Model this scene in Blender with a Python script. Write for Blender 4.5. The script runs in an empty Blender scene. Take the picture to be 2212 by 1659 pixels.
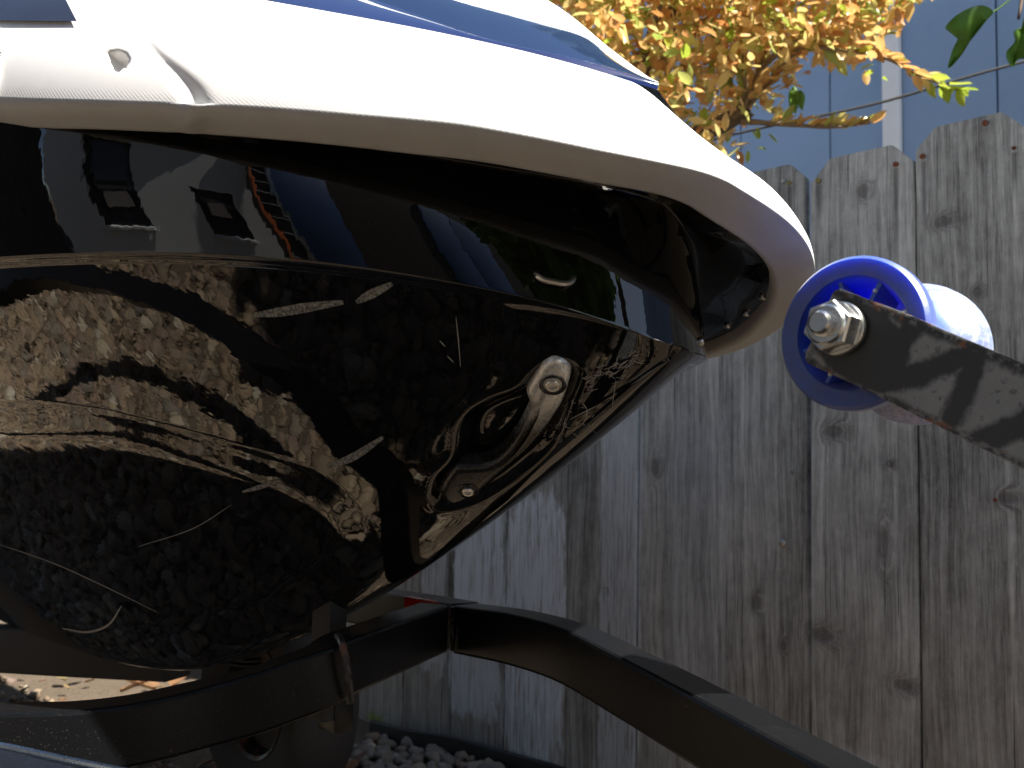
import bpy, bmesh, math, random
import numpy as np
from mathutils import Vector, Matrix
from mathutils.bvhtree import BVHTree
random.seed(7); rng = np.random.default_rng(7)
scene = bpy.context.scene
col = scene.collection
R = math.radians

# ------------------------------------------------------------------ camera
CAM = np.array([0.0, 0.0, 0.66]); PITCH, ROLL, YAW = R(4.15), R(1.1), R(45)
F0 = np.array([-math.sin(YAW)*math.cos(PITCH), math.cos(YAW)*math.cos(PITCH), math.sin(PITCH)])
R0 = np.array([math.cos(YAW), math.sin(YAW), 0.0]); U0 = np.cross(R0, F0)
RV = R0*math.cos(ROLL) + U0*math.sin(ROLL); UV = U0*math.cos(ROLL) - R0*math.sin(ROLL)
FPX = 0.903*2212
cam_d = bpy.data.cameras.new('camera'); cam = bpy.data.objects.new('camera', cam_d); col.objects.link(cam)
cam.matrix_world = Matrix([[RV[0], UV[0], -F0[0], CAM[0]], [RV[1], UV[1], -F0[1], CAM[1]], [RV[2], UV[2], -F0[2], CAM[2]], [0, 0, 0, 1]])
cam_d.sensor_width = 36; cam_d.lens = 36*0.903; cam_d.clip_start = 0.02; cam_d.clip_end = 200
cam_d.dof.use_dof = True; cam_d.dof.focus_distance = 0.75; cam_d.dof.aperture_fstop = 12
scene.camera = cam
# ------------------------------------------------------------------ light
SUN = Vector((0.56, 0.10, 0.80)).normalized()
w = bpy.data.worlds.new('World'); scene.world = w; w.use_nodes = True
nt = w.node_tree; bg = nt.nodes['Background']; sky = nt.nodes.new('ShaderNodeTexSky')
sky.sky_type = 'NISHITA'; sky.sun_disc = False
sky.sun_elevation = math.asin(SUN.z); sky.sun_rotation = math.atan2(SUN.x, SUN.y)
nt.links.new(sky.outputs[0], bg.inputs[0]); bg.inputs[1].default_value = 0.065
sd = bpy.data.lights.new('sun', 'SUN'); so = bpy.data.objects.new('sun', sd); col.objects.link(so)
sd.energy = 5.0; sd.angle = R(0.53); sd.color = (1.0, 0.95, 0.87)
so.rotation_euler = SUN.to_track_quat('Z', 'Y').to_euler()
scene.view_settings.view_transform = 'Standard'; scene.view_settings.look = 'None'
scene.view_settings.exposure = 1.52; scene.view_settings.gamma = 1.0
scene.cycles.max_bounces = 6; scene.cycles.diffuse_bounces = 3; scene.cycles.glossy_bounces = 3; scene.cycles.transmission_bounces = 4
scene.cycles.caustics_reflective = False; scene.cycles.caustics_refractive = False
scene.cycles.use_adaptive_sampling = True; scene.cycles.adaptive_threshold = 0.02; scene.cycles.use_denoising = True; scene.cycles.sample_clamp_indirect = 6

# ------------------------------------------------------------------ helpers
def ray(px, py):
    d = F0 + (px-1106)/FPX*RV + (829.5-py)/FPX*UV
    return d
def T(px, py, t): return CAM + t*ray(px, py)                 # a sight line at depth t
def PY(px, py, Y): d = ray(px, py); return CAM + d*(Y/d[1])   # a sight line meeting the plane Y
def PX(px, py, X): d = ray(px, py); return CAM + d*(X/d[0])
def PZ(px, py, Z): d = ray(px, py); return CAM + d*((Z-CAM[2])/d[2])
def project(P):
    q = np.asarray(P)-CAM; t = q@F0
    return 1106+FPX*(q@RV)/t, 829.5-FPX*(q@UV)/t
def tag(o, label=None, cat=None, group=None, kind=None):
    if label: o['label'] = label
    if cat: o['category'] = cat
    if group: o['group'] = group
    if kind: o['kind'] = kind
    return o
def empty(name, loc=(0, 0, 0)):
    o = bpy.data.objects.new(name, None); col.objects.link(o); o.location = loc
    return o
def mesh_obj(name, verts, faces, mat, parent=None, smooth=True, sharp=None):
    me = bpy.data.meshes.new(name); me.from_pydata([tuple(map(float, v)) for v in verts], [], faces)
    me.materials.append(mat)
    if smooth: me.polygons.foreach_set('use_smooth', [True]*len(me.polygons))
    if sharp is not None: me.set_sharp_from_angle(angle=R(sharp))
    me.update()
    return link(name, me, parent)
def link(name, me, parent=None):
    o = bpy.data.objects.new(name, me); col.objects.link(o)
    if parent is not None:
        o.parent = parent; o.matrix_parent_inverse = Matrix.Translation(parent.location).inverted() if parent.parent is None else Matrix()
        if parent.parent is not None:
            o.matrix_parent_inverse = world_of(parent).inverted()
    return o
def world_of(o):
    m = o.matrix_basis.copy()
    if o.parent: m = world_of(o.parent) @ o.matrix_parent_inverse @ m
    return m
def bm_obj(name, bm, mat, parent=None, smooth=True, sharp=35):
    me = bpy.data.meshes.new(name); bmesh.ops.recalc_face_normals(bm, faces=bm.faces[:]); bm.to_mesh(me); bm.free(); me.materials.append(mat)
    if smooth:
        me.polygons.foreach_set('use_smooth', [True]*len(me.polygons))
        if sharp: me.set_sharp_from_angle(angle=R(sharp))
    return link(name, me, parent)
def grid_faces(n, m, flip=False, closed_u=False, closed_v=False):
    f = []
    for i in range(n if closed_u else n-1):
        for j in range(m if closed_v else m-1):
            a, b = i*m+j, i*m+(j+1) % m; c, d = ((i+1) % n)*m+(j+1) % m, ((i+1) % n)*m+j
            f.append((a, b, c, d) if not flip else (a, d, c, b))
    return f
def spline(pts, n):
    """smooth polyline through 3D points (Catmull-Rom), n samples"""
    P = np.asarray(pts, float); k = len(P)
    d = np.r_[0, np.cumsum(np.linalg.norm(np.diff(P, axis=0), axis=1)**0.5)]
    M = np.zeros_like(P)
    for i in range(k):
        if 0 < i < k-1:
            h0, h1 = d[i]-d[i-1], d[i+1]-d[i]
            M[i] = ((P[i]-P[i-1])/h0*h1+(P[i+1]-P[i])/h1*h0)/(h0+h1)
    M[0] = (P[1]-P[0])/(d[1]-d[0]); M[-1] = (P[-1]-P[-2])/(d[-1]-d[-2])
    out = []
    for s in np.linspace(0, d[-1], n):
        i = min(max(np.searchsorted(d, s)-1, 0), k-2); h = d[i+1]-d[i]; u = (s-d[i])/h
        out.append((2*u**3-3*u*u+1)*P[i]+(u**3-2*u*u+u)*h*M[i]+(-2*u**3+3*u*u)*P[i+1]+(u**3-u*u)*h*M[i+1])
    return np.array(out)
def interp_smooth(x, xs, ys):
    """monotone-ish cubic interpolation"""
    xs = np.asarray(xs, float); ys = np.asarray(ys, float)
    m = np.gradient(ys, xs); x = np.asarray(x, float)
    i = np.clip(np.searchsorted(xs, x)-1, 0, len(xs)-2); h = xs[i+1]-xs[i]; u = np.clip((x-xs[i])/h, -3, 1.5)
    y = (2*u**3-3*u*u+1)*ys[i]+(u**3-2*u*u+u)*h*m[i]+(-2*u**3+3*u*u)*ys[i+1]+(u**3-u*u)*h*m[i+1]
    y = np.where(x < xs[0], ys[0]+(x-xs[0])*m[0], y); y = np.where(x > xs[-1], ys[-1]+(x-xs[-1])*m[-1], y)
    return y
def sm(x, lo, hi): u = np.clip((x-lo)/(hi-lo), 0, 1); return u*u*(3-2*u)
def rrect(w_, h_, r, k=3):
    pts = []
    for cx, cy, a0 in ((w_/2-r, h_/2-r, 0), (-w_/2+r, h_/2-r, 90), (-w_/2+r, -h_/2+r, 180), (w_/2-r, -h_/2+r, 270)):
        for i in range(k+1):
            a = R(a0+90*i/k); pts.append((cx+r*math.cos(a), cy+r*math.sin(a)))
    return pts
def sweep(path, prof, up=(0, 0, 1), cap=True):
    """profile (side, up) swept along path; returns verts, faces"""
    P = np.asarray(path, float); n = len(P); m = len(prof); V = []
    for i in range(n):
        t = P[min(i+1, n-1)]-P[max(i-1, 0)]; t /= np.linalg.norm(t)
        s = np.cross(t, up); s /= np.linalg.norm(s); u = np.cross(s, t)
        for a, b in prof: V.append(P[i]+s*a+u*b)
    f = grid_faces(n, m, closed_v=True)
    if cap: f.append(tuple(range(m))); f.append(tuple(range((n-1)*m, n*m))[::-1])
    return V, f
def sweep_obj(name, path, prof, mat, parent=None, up=(0, 0, 1), sharp=15):
    V, f = sweep(path, prof, up); bm = bmesh.new(); vs = [bm.verts.new(tuple(v)) for v in V]
    for q in f: bm.faces.new([vs[i] for i in q])
    return bm_obj(name, bm, mat, parent, sharp=sharp)
def circ(r, k=10): return [(r*math.cos(2*math.pi*i/k), r*math.sin(2*math.pi*i/k)) for i in range(k)]
def lathe(prof, k, org, axis, ref=(0, 0, 1), closed=False):
    """(radius, along) profile turned round an axis"""
    ax = np.asarray(axis, float); ax /= np.linalg.norm(ax); a = np.cross(ax, ref); a /= np.linalg.norm(a); b = np.cross(a, ax)
    V = []
    for r_, h_ in prof:
        for i in range(k):
            th = 2*math.pi*i/k; V.append(np.asarray(org)+ax*h_+r_*(math.cos(th)*a+math.sin(th)*b))
    return V, grid_faces(len(prof), k, closed_v=True, closed_u=closed)
def lathe_obj(name, prof, k, org, axis, mat, parent=None, sharp=35, closed=False):
    V, f = lathe(prof, k, org, axis, closed=closed); bm = bmesh.new(); vs = [bm.verts.new(tuple(v)) for v in V]
    for q in f: bm.faces.new([vs[i] for i in q])
    bmesh.ops.remove_doubles(bm, verts=bm.verts[:], dist=1e-6)
    return bm_obj(name, bm, mat, parent, sharp=sharp)
def box_bm(bm, lo, hi, bev=0.0):
    r_ = bmesh.ops.create_cube(bm, size=1); vs = r_['verts']
    c = (Vector(lo)+Vector(hi))/2; d = Vector(hi)-Vector(lo)
    for v in vs: v.co = Vector((v.co.x*d.x, v.co.y*d.y, v.co.z*d.z))+c
    if bev: bmesh.ops.bevel(bm, geom=list({e for v in vs for e in v.link_edges}), offset=bev, segments=2, affect='EDGES', profile=0.6)
def box_obj(name, lo, hi, mat, parent=None, bev=0.003):
    bm = bmesh.new(); box_bm(bm, lo, hi, bev); return bm_obj(name, bm, mat, parent)

# ------------------------------------------------------------------ materials
class NB:
    def __init__(s, name):
        s.m = bpy.data.materials.new(name); s.m.use_nodes = True; s.t = s.m.node_tree; s.b = s.t.nodes['Principled BSDF']; s.out = s.t.nodes['Material Output']
    def n(s, typ, **kw):
        nd = s.t.nodes.new('ShaderNode'+typ)
        for k, v in kw.items(): setattr(nd, k, v)
        return nd
    def put(s, sock, v):
        if isinstance(v, bpy.types.NodeSocket): s.t.links.new(v, sock)
        elif v is not None: sock.default_value = (*v, 1) if (isinstance(v, (tuple, list)) and len(v) == 3 and sock.type == 'RGBA') else v
    def math(s, op, a, b=None, c=None, clamp=False):
        nd = s.n('Math', operation=op); nd.use_clamp = clamp
        s.put(nd.inputs[0], a)
        if b is not None: s.put(nd.inputs[1], b)
        if c is not None: s.put(nd.inputs[2], c)
        return nd.outputs[0]
    def coord(s, kind='Object'):
        return s.n('NewGeometry').outputs['Position'] if kind == 'World' else s.n('TexCoord').outputs[kind]
    def map(s, vec, scale=(1, 1, 1), loc=(0, 0, 0), rot=(0, 0, 0)):
        nd = s.n('Mapping'); s.put(nd.inputs[0], vec); nd.inputs[1].default_value = loc; nd.inputs[2].default_value = rot; nd.inputs[3].default_value = scale
        return nd.outputs[0]
    def noise(s, vec, scale, detail=4, rough=0.55, dist=0.0, out=0):
        nd = s.n('TexNoise'); s.put(nd.inputs['Vector'], vec); nd.inputs['Scale'].default_value = scale; nd.inputs['Detail'].default_value = detail
        nd.inputs['Roughness'].default_value = rough; nd.inputs['Distortion'].default_value = dist
        return nd.outputs[out]
    def voro(s, vec, scale, feature='F1', out='Distance', rand=1.0):
        nd = s.n('TexVoronoi', feature=feature); s.put(nd.inputs['Vector'], vec); nd.inputs['Scale'].default_value = scale
        nd.inputs['Randomness'].default_value = rand
        return nd.outputs[out]
    def ramp(s, fac, stops, mode='LINEAR'):
        nd = s.n('ValToRGB'); s.put(nd.inputs[0], fac); e = nd.color_ramp.elements; nd.color_ramp.interpolation = mode
        while len(e) < len(stops): e.new(0.5)
        for el, (p, c) in zip(e, stops): el.position = p; el.color = (*c, 1) if not isinstance(c, float) else (c, c, c, 1)
        return nd.outputs[0]
    def mix(s, f, a, b, mode='MIX'):
        nd = s.n('Mix', data_type='RGBA', blend_type=mode); s.put(nd.inputs[0], f); s.put(nd.inputs[6], a); s.put(nd.inputs[7], b)
        return nd.outputs[2]
    def step(s, x, lo, hi):
        nd = s.n('MapRange'); nd.interpolation_type = 'SMOOTHSTEP'; s.put(nd.inputs[0], x); nd.inputs[1].default_value = lo; nd.inputs[2].default_value = hi
        return nd.outputs[0]
    def bump(s, h, strength=0.3, dist=0.002):
        nd = s.n('Bump'); s.put(nd.inputs['Height'], h); nd.inputs['Strength'].default_value = strength; nd.inputs['Distance'].default_value = dist
        s.put(s.b.inputs['Normal'], nd.outputs[0])
    def set(s, **kw):
        for k, v in kw.items(): s.put(s.b.inputs[k.replace('_', ' ')], v)
        return s.m
    def seg(s, vec_sep, a, b):
        """distance in the X-Z plane to a segment"""
        x, z = vec_sep; ax, az = a; bx, bz = b; dx, dz = bx-ax, bz-az; L = dx*dx+dz*dz
        px_ = s.math('SUBTRACT', x, ax); pz_ = s.math('SUBTRACT', z, az)
        h = s.math('DIVIDE', s.math('ADD', s.math('MULTIPLY', px_, dx), s.math('MULTIPLY', pz_, dz)), L, clamp=True)
        ex = s.math('SUBTRACT', px_, s.math('MULTIPLY', h, dx)); ez = s.math('SUBTRACT', pz_, s.math('MULTIPLY', h, dz))
        return s.math('SQRT', s.math('ADD', s.math('MULTIPLY', ex, ex), s.math('MULTIPLY', ez, ez)))
M = {}
def simple(name, colr, rough=0.5, metal=0.0, noise=0.15, nscale=40, bump=0.0, **kw):
    b = NB(name); c = b.coord('World'); n_ = b.noise(c, nscale, 5)
    d = b.mix(n_, tuple(x*(1-noise) for x in colr), tuple(min(1, x*(1+noise)) for x in colr))
    b.set(Base_Color=d, Roughness=b.math('ADD', rough-0.06, b.math('MULTIPLY', n_, 0.12)), Metallic=metal, **kw)
    if bump: b.bump(b.noise(c, nscale*4, 3), bump, 0.001)
    M[name] = b.m; return b.m

KNOTS = [(2035, 478, .015, .009), (1865, 412, .011, .014), (1415, 1010, .011, .020), (1908, 1178, .009, .034), (1800, 932, .018, .012), (1632, 1302, .010, .013), (1690, 1395, .006, .009), (2110, 630, .008, .008), (2176, 1076, .013, .010), (1775, 1372, .022, .013), (1950, 1480, .016, .010), (1310, 1280, .010, .012), (1925, 1002, .006, .006)]
STREAKS = [(1768, 395, .10), (1936, 360, .20), (1995, 343, .16), (2190, 325, .08), (1706, 400, .08)]
def mat_wood():
    b = NB('weathered_cedar'); c = b.coord('World'); info = b.n('ObjectInfo'); rnd = info.outputs['Random']
    sh = b.n('VectorMath', operation='ADD'); b.put(sh.inputs[0], c)
    cmb = b.n('CombineXYZ'); b.put(cmb.inputs[2], b.math('MULTIPLY', rnd, 13.0)); b.put(cmb.inputs[0], b.math('MULTIPLY', rnd, 3.7)); b.put(sh.inputs[1], cmb.outputs[0]); v = sh.outputs[0]
    sep = b.n('SeparateXYZ'); b.put(sep.inputs[0], c); x, z = sep.outputs[0], sep.outputs[2]
    kmin = None
    for px, py, rx, rz in KNOTS:
        q = PY(px, py, FYW); dx = b.math('MULTIPLY', b.math('SUBTRACT', x, float(q[0])), 1/rx); dz = b.math('MULTIPLY', b.math('SUBTRACT', z, float(q[2])), 1/rz)
        e = b.math('ADD', b.math('MULTIPLY', dx, dx), b.math('MULTIPLY', dz, dz)); kmin = e if kmin is None else b.math('MINIMUM', kmin, e)
    kd = b.math('ADD', b.math('SQRT', kmin), b.math('MULTIPLY', b.math('SUBTRACT', b.noise(c, 70, 3, 0.6), 0.5), 0.7))
    knot = b.step(kd, 1.0, 0.55); halo = b.step(kd, 2.6, 0.8); ring = b.math('MULTIPLY', b.math('ADD', b.math('SINE', b.math('MULTIPLY', kd, 17.0)), 1.0), b.math('MULTIPLY', halo, 0.15))
    wob = b.n('CombineXYZ'); b.put(wob.inputs[0], b.math('ADD', b.math('MULTIPLY', b.noise(b.map(v, (3, 1, 1.6)), 1.0, 2), 9.0), b.math('MULTIPLY', b.math('POWER', halo, 2.0), 2.4)))
    wp = b.n('VectorMath', operation='ADD'); b.put(wp.inputs[0], b.map(v, (120, 1, 2.2))); b.put(wp.inputs[1], wob.outputs[0])
    g1 = b.noise(wp.outputs[0], 1.0, 6, 0.68, 0.2); g2 = b.noise(b.map(v, (520, 1, 22)), 1.0, 4, 0.7); big = b.noise(b.map(v, (9, 1, 2.2)), 1.0, 4, 0.6); mid = b.noise(b.map(v, (40, 1, 26)), 1.0, 5, 0.75)
    lum = b.math('ADD', b.math('MULTIPLY', g1, 0.62), b.math('ADD', b.math('MULTIPLY', g2, 0.42), b.math('ADD', b.math('MULTIPLY', big, 0.45), b.math('MULTIPLY', mid, 0.30))))
    lum = b.math('ADD', lum, b.math('MULTIPLY', b.math('SUBTRACT', rnd, 0.5), 0.16))
    base = b.ramp(b.math('MULTIPLY', lum, 0.8), [(0.50, (0.085, 0.082, 0.078)), (0.62, (0.25, 0.246, 0.238)), (0.75, (0.47, 0.466, 0.455)), (0.92, (0.80, 0.795, 0.785))])
    base = b.mix(1.0, base, (0.98, 0.985, 0.955), 'MULTIPLY'); base = b.mix(b.step(rnd, 0.55, 0.95), base, b.mix(1.0, base, (1.03, 0.99, 0.93), 'MULTIPLY'))
    brown = b.math('MULTIPLY', b.step(b.math('ADD', z, b.math('MULTIPLY', b.noise(b.map(v, (18, 1, 3)), 1.0, 5, 0.7), 0.75)), 0.95, 0.35), 0.30)
    base = b.mix(brown, base, b.mix(b.math('MULTIPLY', b.math('ADD', g1, g2), 0.55), (0.10, 0.08, 0.065), (0.42, 0.35, 0.29)))
    flk = b.math('MULTIPLY', b.step(b.noise(b.map(v, (300, 1, 95)), 1.0, 4, 0.75), 0.60, 0.70), b.step(b.noise(b.map(v, (9, 1, 5)), 1.0, 4, 0.65), 0.46, 0.62))
    base = b.mix(b.math('MULTIPLY', flk, 0.7), base, (0.62, 0.62, 0.62))
    crack = b.math('MULTIPLY', b.step(b.noise(b.map(v, (330, 1, 3.0)), 1.0, 3, 0.6), 0.335, 0.29), 0.85); base = b.mix(crack, base, (0.035, 0.03, 0.028))
    base = b.mix(ring, base, (0.07, 0.058, 0.052)); base = b.mix(b.math('MULTIPLY', halo, 0.22), base, (0.15, 0.135, 0.128)); base = b.mix(b.math('MULTIPLY', knot, 0.50), base, (0.085, 0.076, 0.072))
    for px, py, ln in STREAKS:
        q = PY(px, py, FYW); m_ = b.math('MULTIPLY', b.step(b.math('ABSOLUTE', b.math('ADD', b.math('SUBTRACT', x, float(q[0])), b.math('MULTIPLY', b.math('SUBTRACT', g1, 0.5), 0.004))), 0.0055, 0.0015), b.math('MULTIPLY', b.step(z, float(q[2]), float(q[2])-.004), b.step(z, float(q[2])-ln, float(q[2])-ln*.3)))
        base = b.mix(b.math('MULTIPLY', m_, 0.6), base, (0.07, 0.065, 0.07))
    # blue-white house paint rubbed onto some planks
    edge = b.math('MULTIPLY', b.math('SUBTRACT', b.noise(b.map(c, (55, 1, 16)), 1.0, 5, 0.7), 0.5), 2.6); wear = b.noise(b.map(c, (260, 1, 10)), 1.0, 6, 0.75)
    mk = None
    for xc, zc, rx, rz, amt in ((-1.492, 0.46, 0.088, 0.25, 1.2), (-1.325, 0.34, 0.092, 0.25, 1.05), (-1.325, 0.18, 0.09, 0.16, 0.75), (-1.10, 0.46, 0.052, 0.52, 0.5), (-1.50, 0.20, 0.09, 0.13, 0.8), (-1.64, 0.30, 0.05, 0.16, 0.6), (-0.93, 0.47, 0.07, 0.3, 0.2), (-0.64, 0.12, 0.09, 0.10, 0.3), (-0.80, 0.13, 0.06, 0.09, 0.25)):
        dx = b.math('POWER', b.math('ABSOLUTE', b.math('DIVIDE', b.math('SUBTRACT', x, xc), rx)), 6.0); dz = b.math('POWER', b.math('ABSOLUTE', b.math('DIVIDE', b.math('SUBTRACT', z, zc), rz)), 4.0)
        e = b.math('ADD', b.math('SUBTRACT', 1.0, b.math('ADD', dx, dz)), edge)
        e = b.math('MULTIPLY', b.step(e, 0.1, 0.6), amt); mk = e if mk is None else b.math('MAXIMUM', mk, e)
    mk = b.math('MULTIPLY', mk, b.step(wear, 0.36, 0.52), clamp=True)
    base = b.mix(mk, base, b.mix(wear, (0.52, 0.57, 0.63), (0.82, 0.86, 0.90)))
    b.set(Base_Color=base, Roughness=0.85, Specular_IOR_Level=0.2)
    b.bump(b.math('SUBTRACT', b.math('ADD', g1, b.math('MULTIPLY', g2, 0.8)), b.math('ADD', b.math('MULTIPLY', knot, 0.8), crack)), 0.75, 0.0026)
    M['wood'] = b.m
FYW = 1.4
def mat_hull():
    b = NB('gloss_black_gelcoat'); c = b.coord('World')
    rip = b.noise(c, 26, 3, 0.5); fine = b.noise(c, 150, 2, 0.5)
    dust = b.math('MULTIPLY', b.step(b.noise(c, 620, 2, 0.5), 0.68, 0.76), b.step(b.noise(c, 9, 4, 0.6), 0.42, 0.62)); haze = b.noise(b.map(c, (14, 14, 9)), 1.0, 5, 0.65)
    film = b.math('MULTIPLY', b.step(b.noise(b.map(c, (7, 7, 12)), 1.0, 6, 0.7), 0.45, 0.75), 0.5)
    sw = b.math('MULTIPLY', b.step(b.noise(b.map(c, (40, 40, 900), rot=(0.5, 0.6, 0.2)), 1.0, 2, 0.6), 0.70, 0.76), b.step(b.noise(c, 14, 3), 0.5, 0.62))
    cl = b.mix(film, (0.0042, 0.0042, 0.0046), (0.0105, 0.0098, 0.009)); cl = b.mix(b.math('MULTIPLY', dust, 0.55), cl, (0.075, 0.07, 0.065)); cl = b.mix(b.math('MULTIPLY', sw, 0.25), cl, (0.09, 0.088, 0.085))
    b.set(Base_Color=cl, Roughness=b.math('ADD', 0.010, b.math('MULTIPLY', b.step(haze, 0.5, 0.85), 0.035)), IOR=1.56)
    b.bump(b.math('ADD', rip, b.math('MULTIPLY', fine, 0.04)), 0.075, 0.0035)
    M['hull'] = b.m
def mat_white():
    def knurl(b):
        uv = b.coord('UV'); sp = b.n('SeparateXYZ'); b.put(sp.inputs[0], uv); mk = b.step(b.math('ABSOLUTE', sp.outputs[1]), 0.016, 0.004)
        hs = []
        for an in (40, -40):
            wv = b.n('TexWave', wave_type='BANDS', bands_direction='X'); b.put(wv.inputs['Vector'], b.map(uv, rot=(0, 0, R(an)))); wv.inputs['Scale'].default_value = 105; hs.append(wv.outputs['Fac'])
        b.bump(b.math('MULTIPLY', b.math('ADD', hs[0], b.math('MULTIPLY', hs[1], 0.3)), mk), 0.11, 0.0004)
    b = NB('white_deck_gelcoat'); c = b.coord('World'); g = b.noise(c, 55, 5)
    d = b.mix(g, (0.82, 0.815, 0.80), (0.88, 0.875, 0.86)); b.set(Base_Color=d, Roughness=0.42); knurl(b); M['white'] = b.m
    b = NB('shade_greyed_bumper'); c = b.coord('World')
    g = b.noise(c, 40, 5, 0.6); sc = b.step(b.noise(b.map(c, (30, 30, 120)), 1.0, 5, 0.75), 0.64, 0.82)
    d = b.mix(g, (0.42, 0.43, 0.43), (0.53, 0.54, 0.54)); d = b.mix(b.math('MULTIPLY', sc, 0.5), d, (0.7, 0.69, 0.66)); sm_ = b.step(b.noise(b.map(c, (12, 12, 40)), 1.0, 6, 0.7), 0.55, 0.75); d = b.mix(b.math('MULTIPLY', sm_, 0.3), d, (0.30, 0.285, 0.255))  # white rail greyed below the ridge, its shade put into the colour
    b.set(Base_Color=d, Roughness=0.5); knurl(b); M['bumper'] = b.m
def mat_trailer():
    b = NB('black_painted_steel'); c = b.coord('World'); n_ = b.noise(c, 18, 5, 0.6); sp = b.step(b.noise(c, 700, 2), 0.64, 0.74)
    dirt = b.step(b.noise(c, 9, 5, 0.65), 0.5, 0.75)
    d = b.mix(b.math('MULTIPLY', dirt, 0.55), (0.004, 0.0045, 0.0055), (0.010, 0.010, 0.010)); d = b.mix(b.math('MULTIPLY', sp, 0.3), d, (0.13, 0.125, 0.115)); ch_ = b.step(b.noise(c, 55, 6, 0.75), 0.67, 0.71); d = b.mix(b.math('MULTIPLY', ch_, 0.8), d, (0.11, 0.05, 0.025))
    b.set(Base_Color=d, Roughness=b.math('ADD', 0.22, b.math('MULTIPLY', n_, 0.2)), Specular_IOR_Level=0.24); b.bump(b.noise(c, 260, 3), 0.16, 0.0008); M['frame'] = b.m
    b = NB('rusty_black_steel'); c = b.coord('World'); r_ = b.step(b.noise(c, 45, 6, 0.7), 0.48, 0.66)
    b.set(Base_Color=b.mix(r_, (0.02, 0.019, 0.018), (0.15, 0.06, 0.025)), Roughness=b.math('ADD', 0.4, b.math('MULTIPLY', r_, 0.4))); M['rusty'] = b.m
def mat_bracket(strokes, zone):
    b = NB('dusty_black_bracket'); c = b.coord('World'); sep = b.n('SeparateXYZ'); b.put(sep.inputs[0], c); xz = (sep.outputs[0], sep.outputs[2])
    wob = b.math('ADD', b.math('MULTIPLY', b.math('SUBTRACT', b.noise(c, 110, 3, 0.6), 0.5), 0.006), b.math('MULTIPLY', b.math('SUBTRACT', b.noise(b.map(c, (500, 500, 160)), 1.0, 4, 0.7), 0.5), 0.004))
    dm = None
    for a, q, r_ in strokes:
        d = b.math('ADD', b.math('SUBTRACT', b.seg(xz, a, q), r_), wob); dm = d if dm is None else b.math('MINIMUM', dm, d)
    film = b.step(dm, -0.0016, 0.0030)
    wv = b.n('VectorMath', operation='ADD'); b.put(wv.inputs[0], c); nz_ = b.n('VectorMath', operation='SCALE'); b.put(nz_.inputs[0], b.noise(c, 300, 2, 0.5, out=1)); nz_.inputs['Scale'].default_value = .003; b.put(wv.inputs[1], nz_.outputs[0])
    sp = b.voro(wv.outputs[0], 190); dots = b.math('SUBTRACT', b.step(sp, 0.36, 0.28), b.math('MULTIPLY', b.step(sp, 0.24, 0.14), 0.4)); pres = b.step(b.noise(c, 130, 3), 0.44, 0.54)
    spot = b.math('MULTIPLY', dots, pres)
    grit = b.noise(c, 800, 3, 0.7); mott = b.noise(c, 60, 4, 0.6)
    film = b.math('MULTIPLY', film, b.math('SUBTRACT', 1.0, b.math('MULTIPLY', spot, 0.58)))
    film = b.math('MULTIPLY', film, b.math('ADD', 0.72, b.math('MULTIPLY', mott, 0.45)), clamp=True)
    d = b.mix(film, b.mix(grit, (0.022, 0.023, 0.023), (0.06, 0.062, 0.06)), b.mix(grit, (0.31, 0.32, 0.30), (0.42, 0.43, 0.40)))
    ed = b.math('MINIMUM', b.seg(xz, *zone[0]), b.seg(xz, *zone[1])); near = b.step(ed, 0.0035, 0.0012)
    rust = b.math('MULTIPLY', b.step(b.noise(c, 85, 4, 0.7), 0.57, 0.63), near); d = b.mix(rust, d, (0.33, 0.12, 0.035))
    chip = b.math('MULTIPLY', b.step(b.noise(c, 190, 5, 0.7), 0.50, 0.56), b.step(ed, 0.003, 0.0010)); d = b.mix(b.math('MULTIPLY', chip, 0.5), d, (0.4, 0.4, 0.38))
    b.set(Base_Color=d, Roughness=b.math('ADD', 0.33, b.math('MULTIPLY', film, 0.45))); b.bump(grit, 0.25, 0.0006); M['bracket'] = b.m
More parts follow.
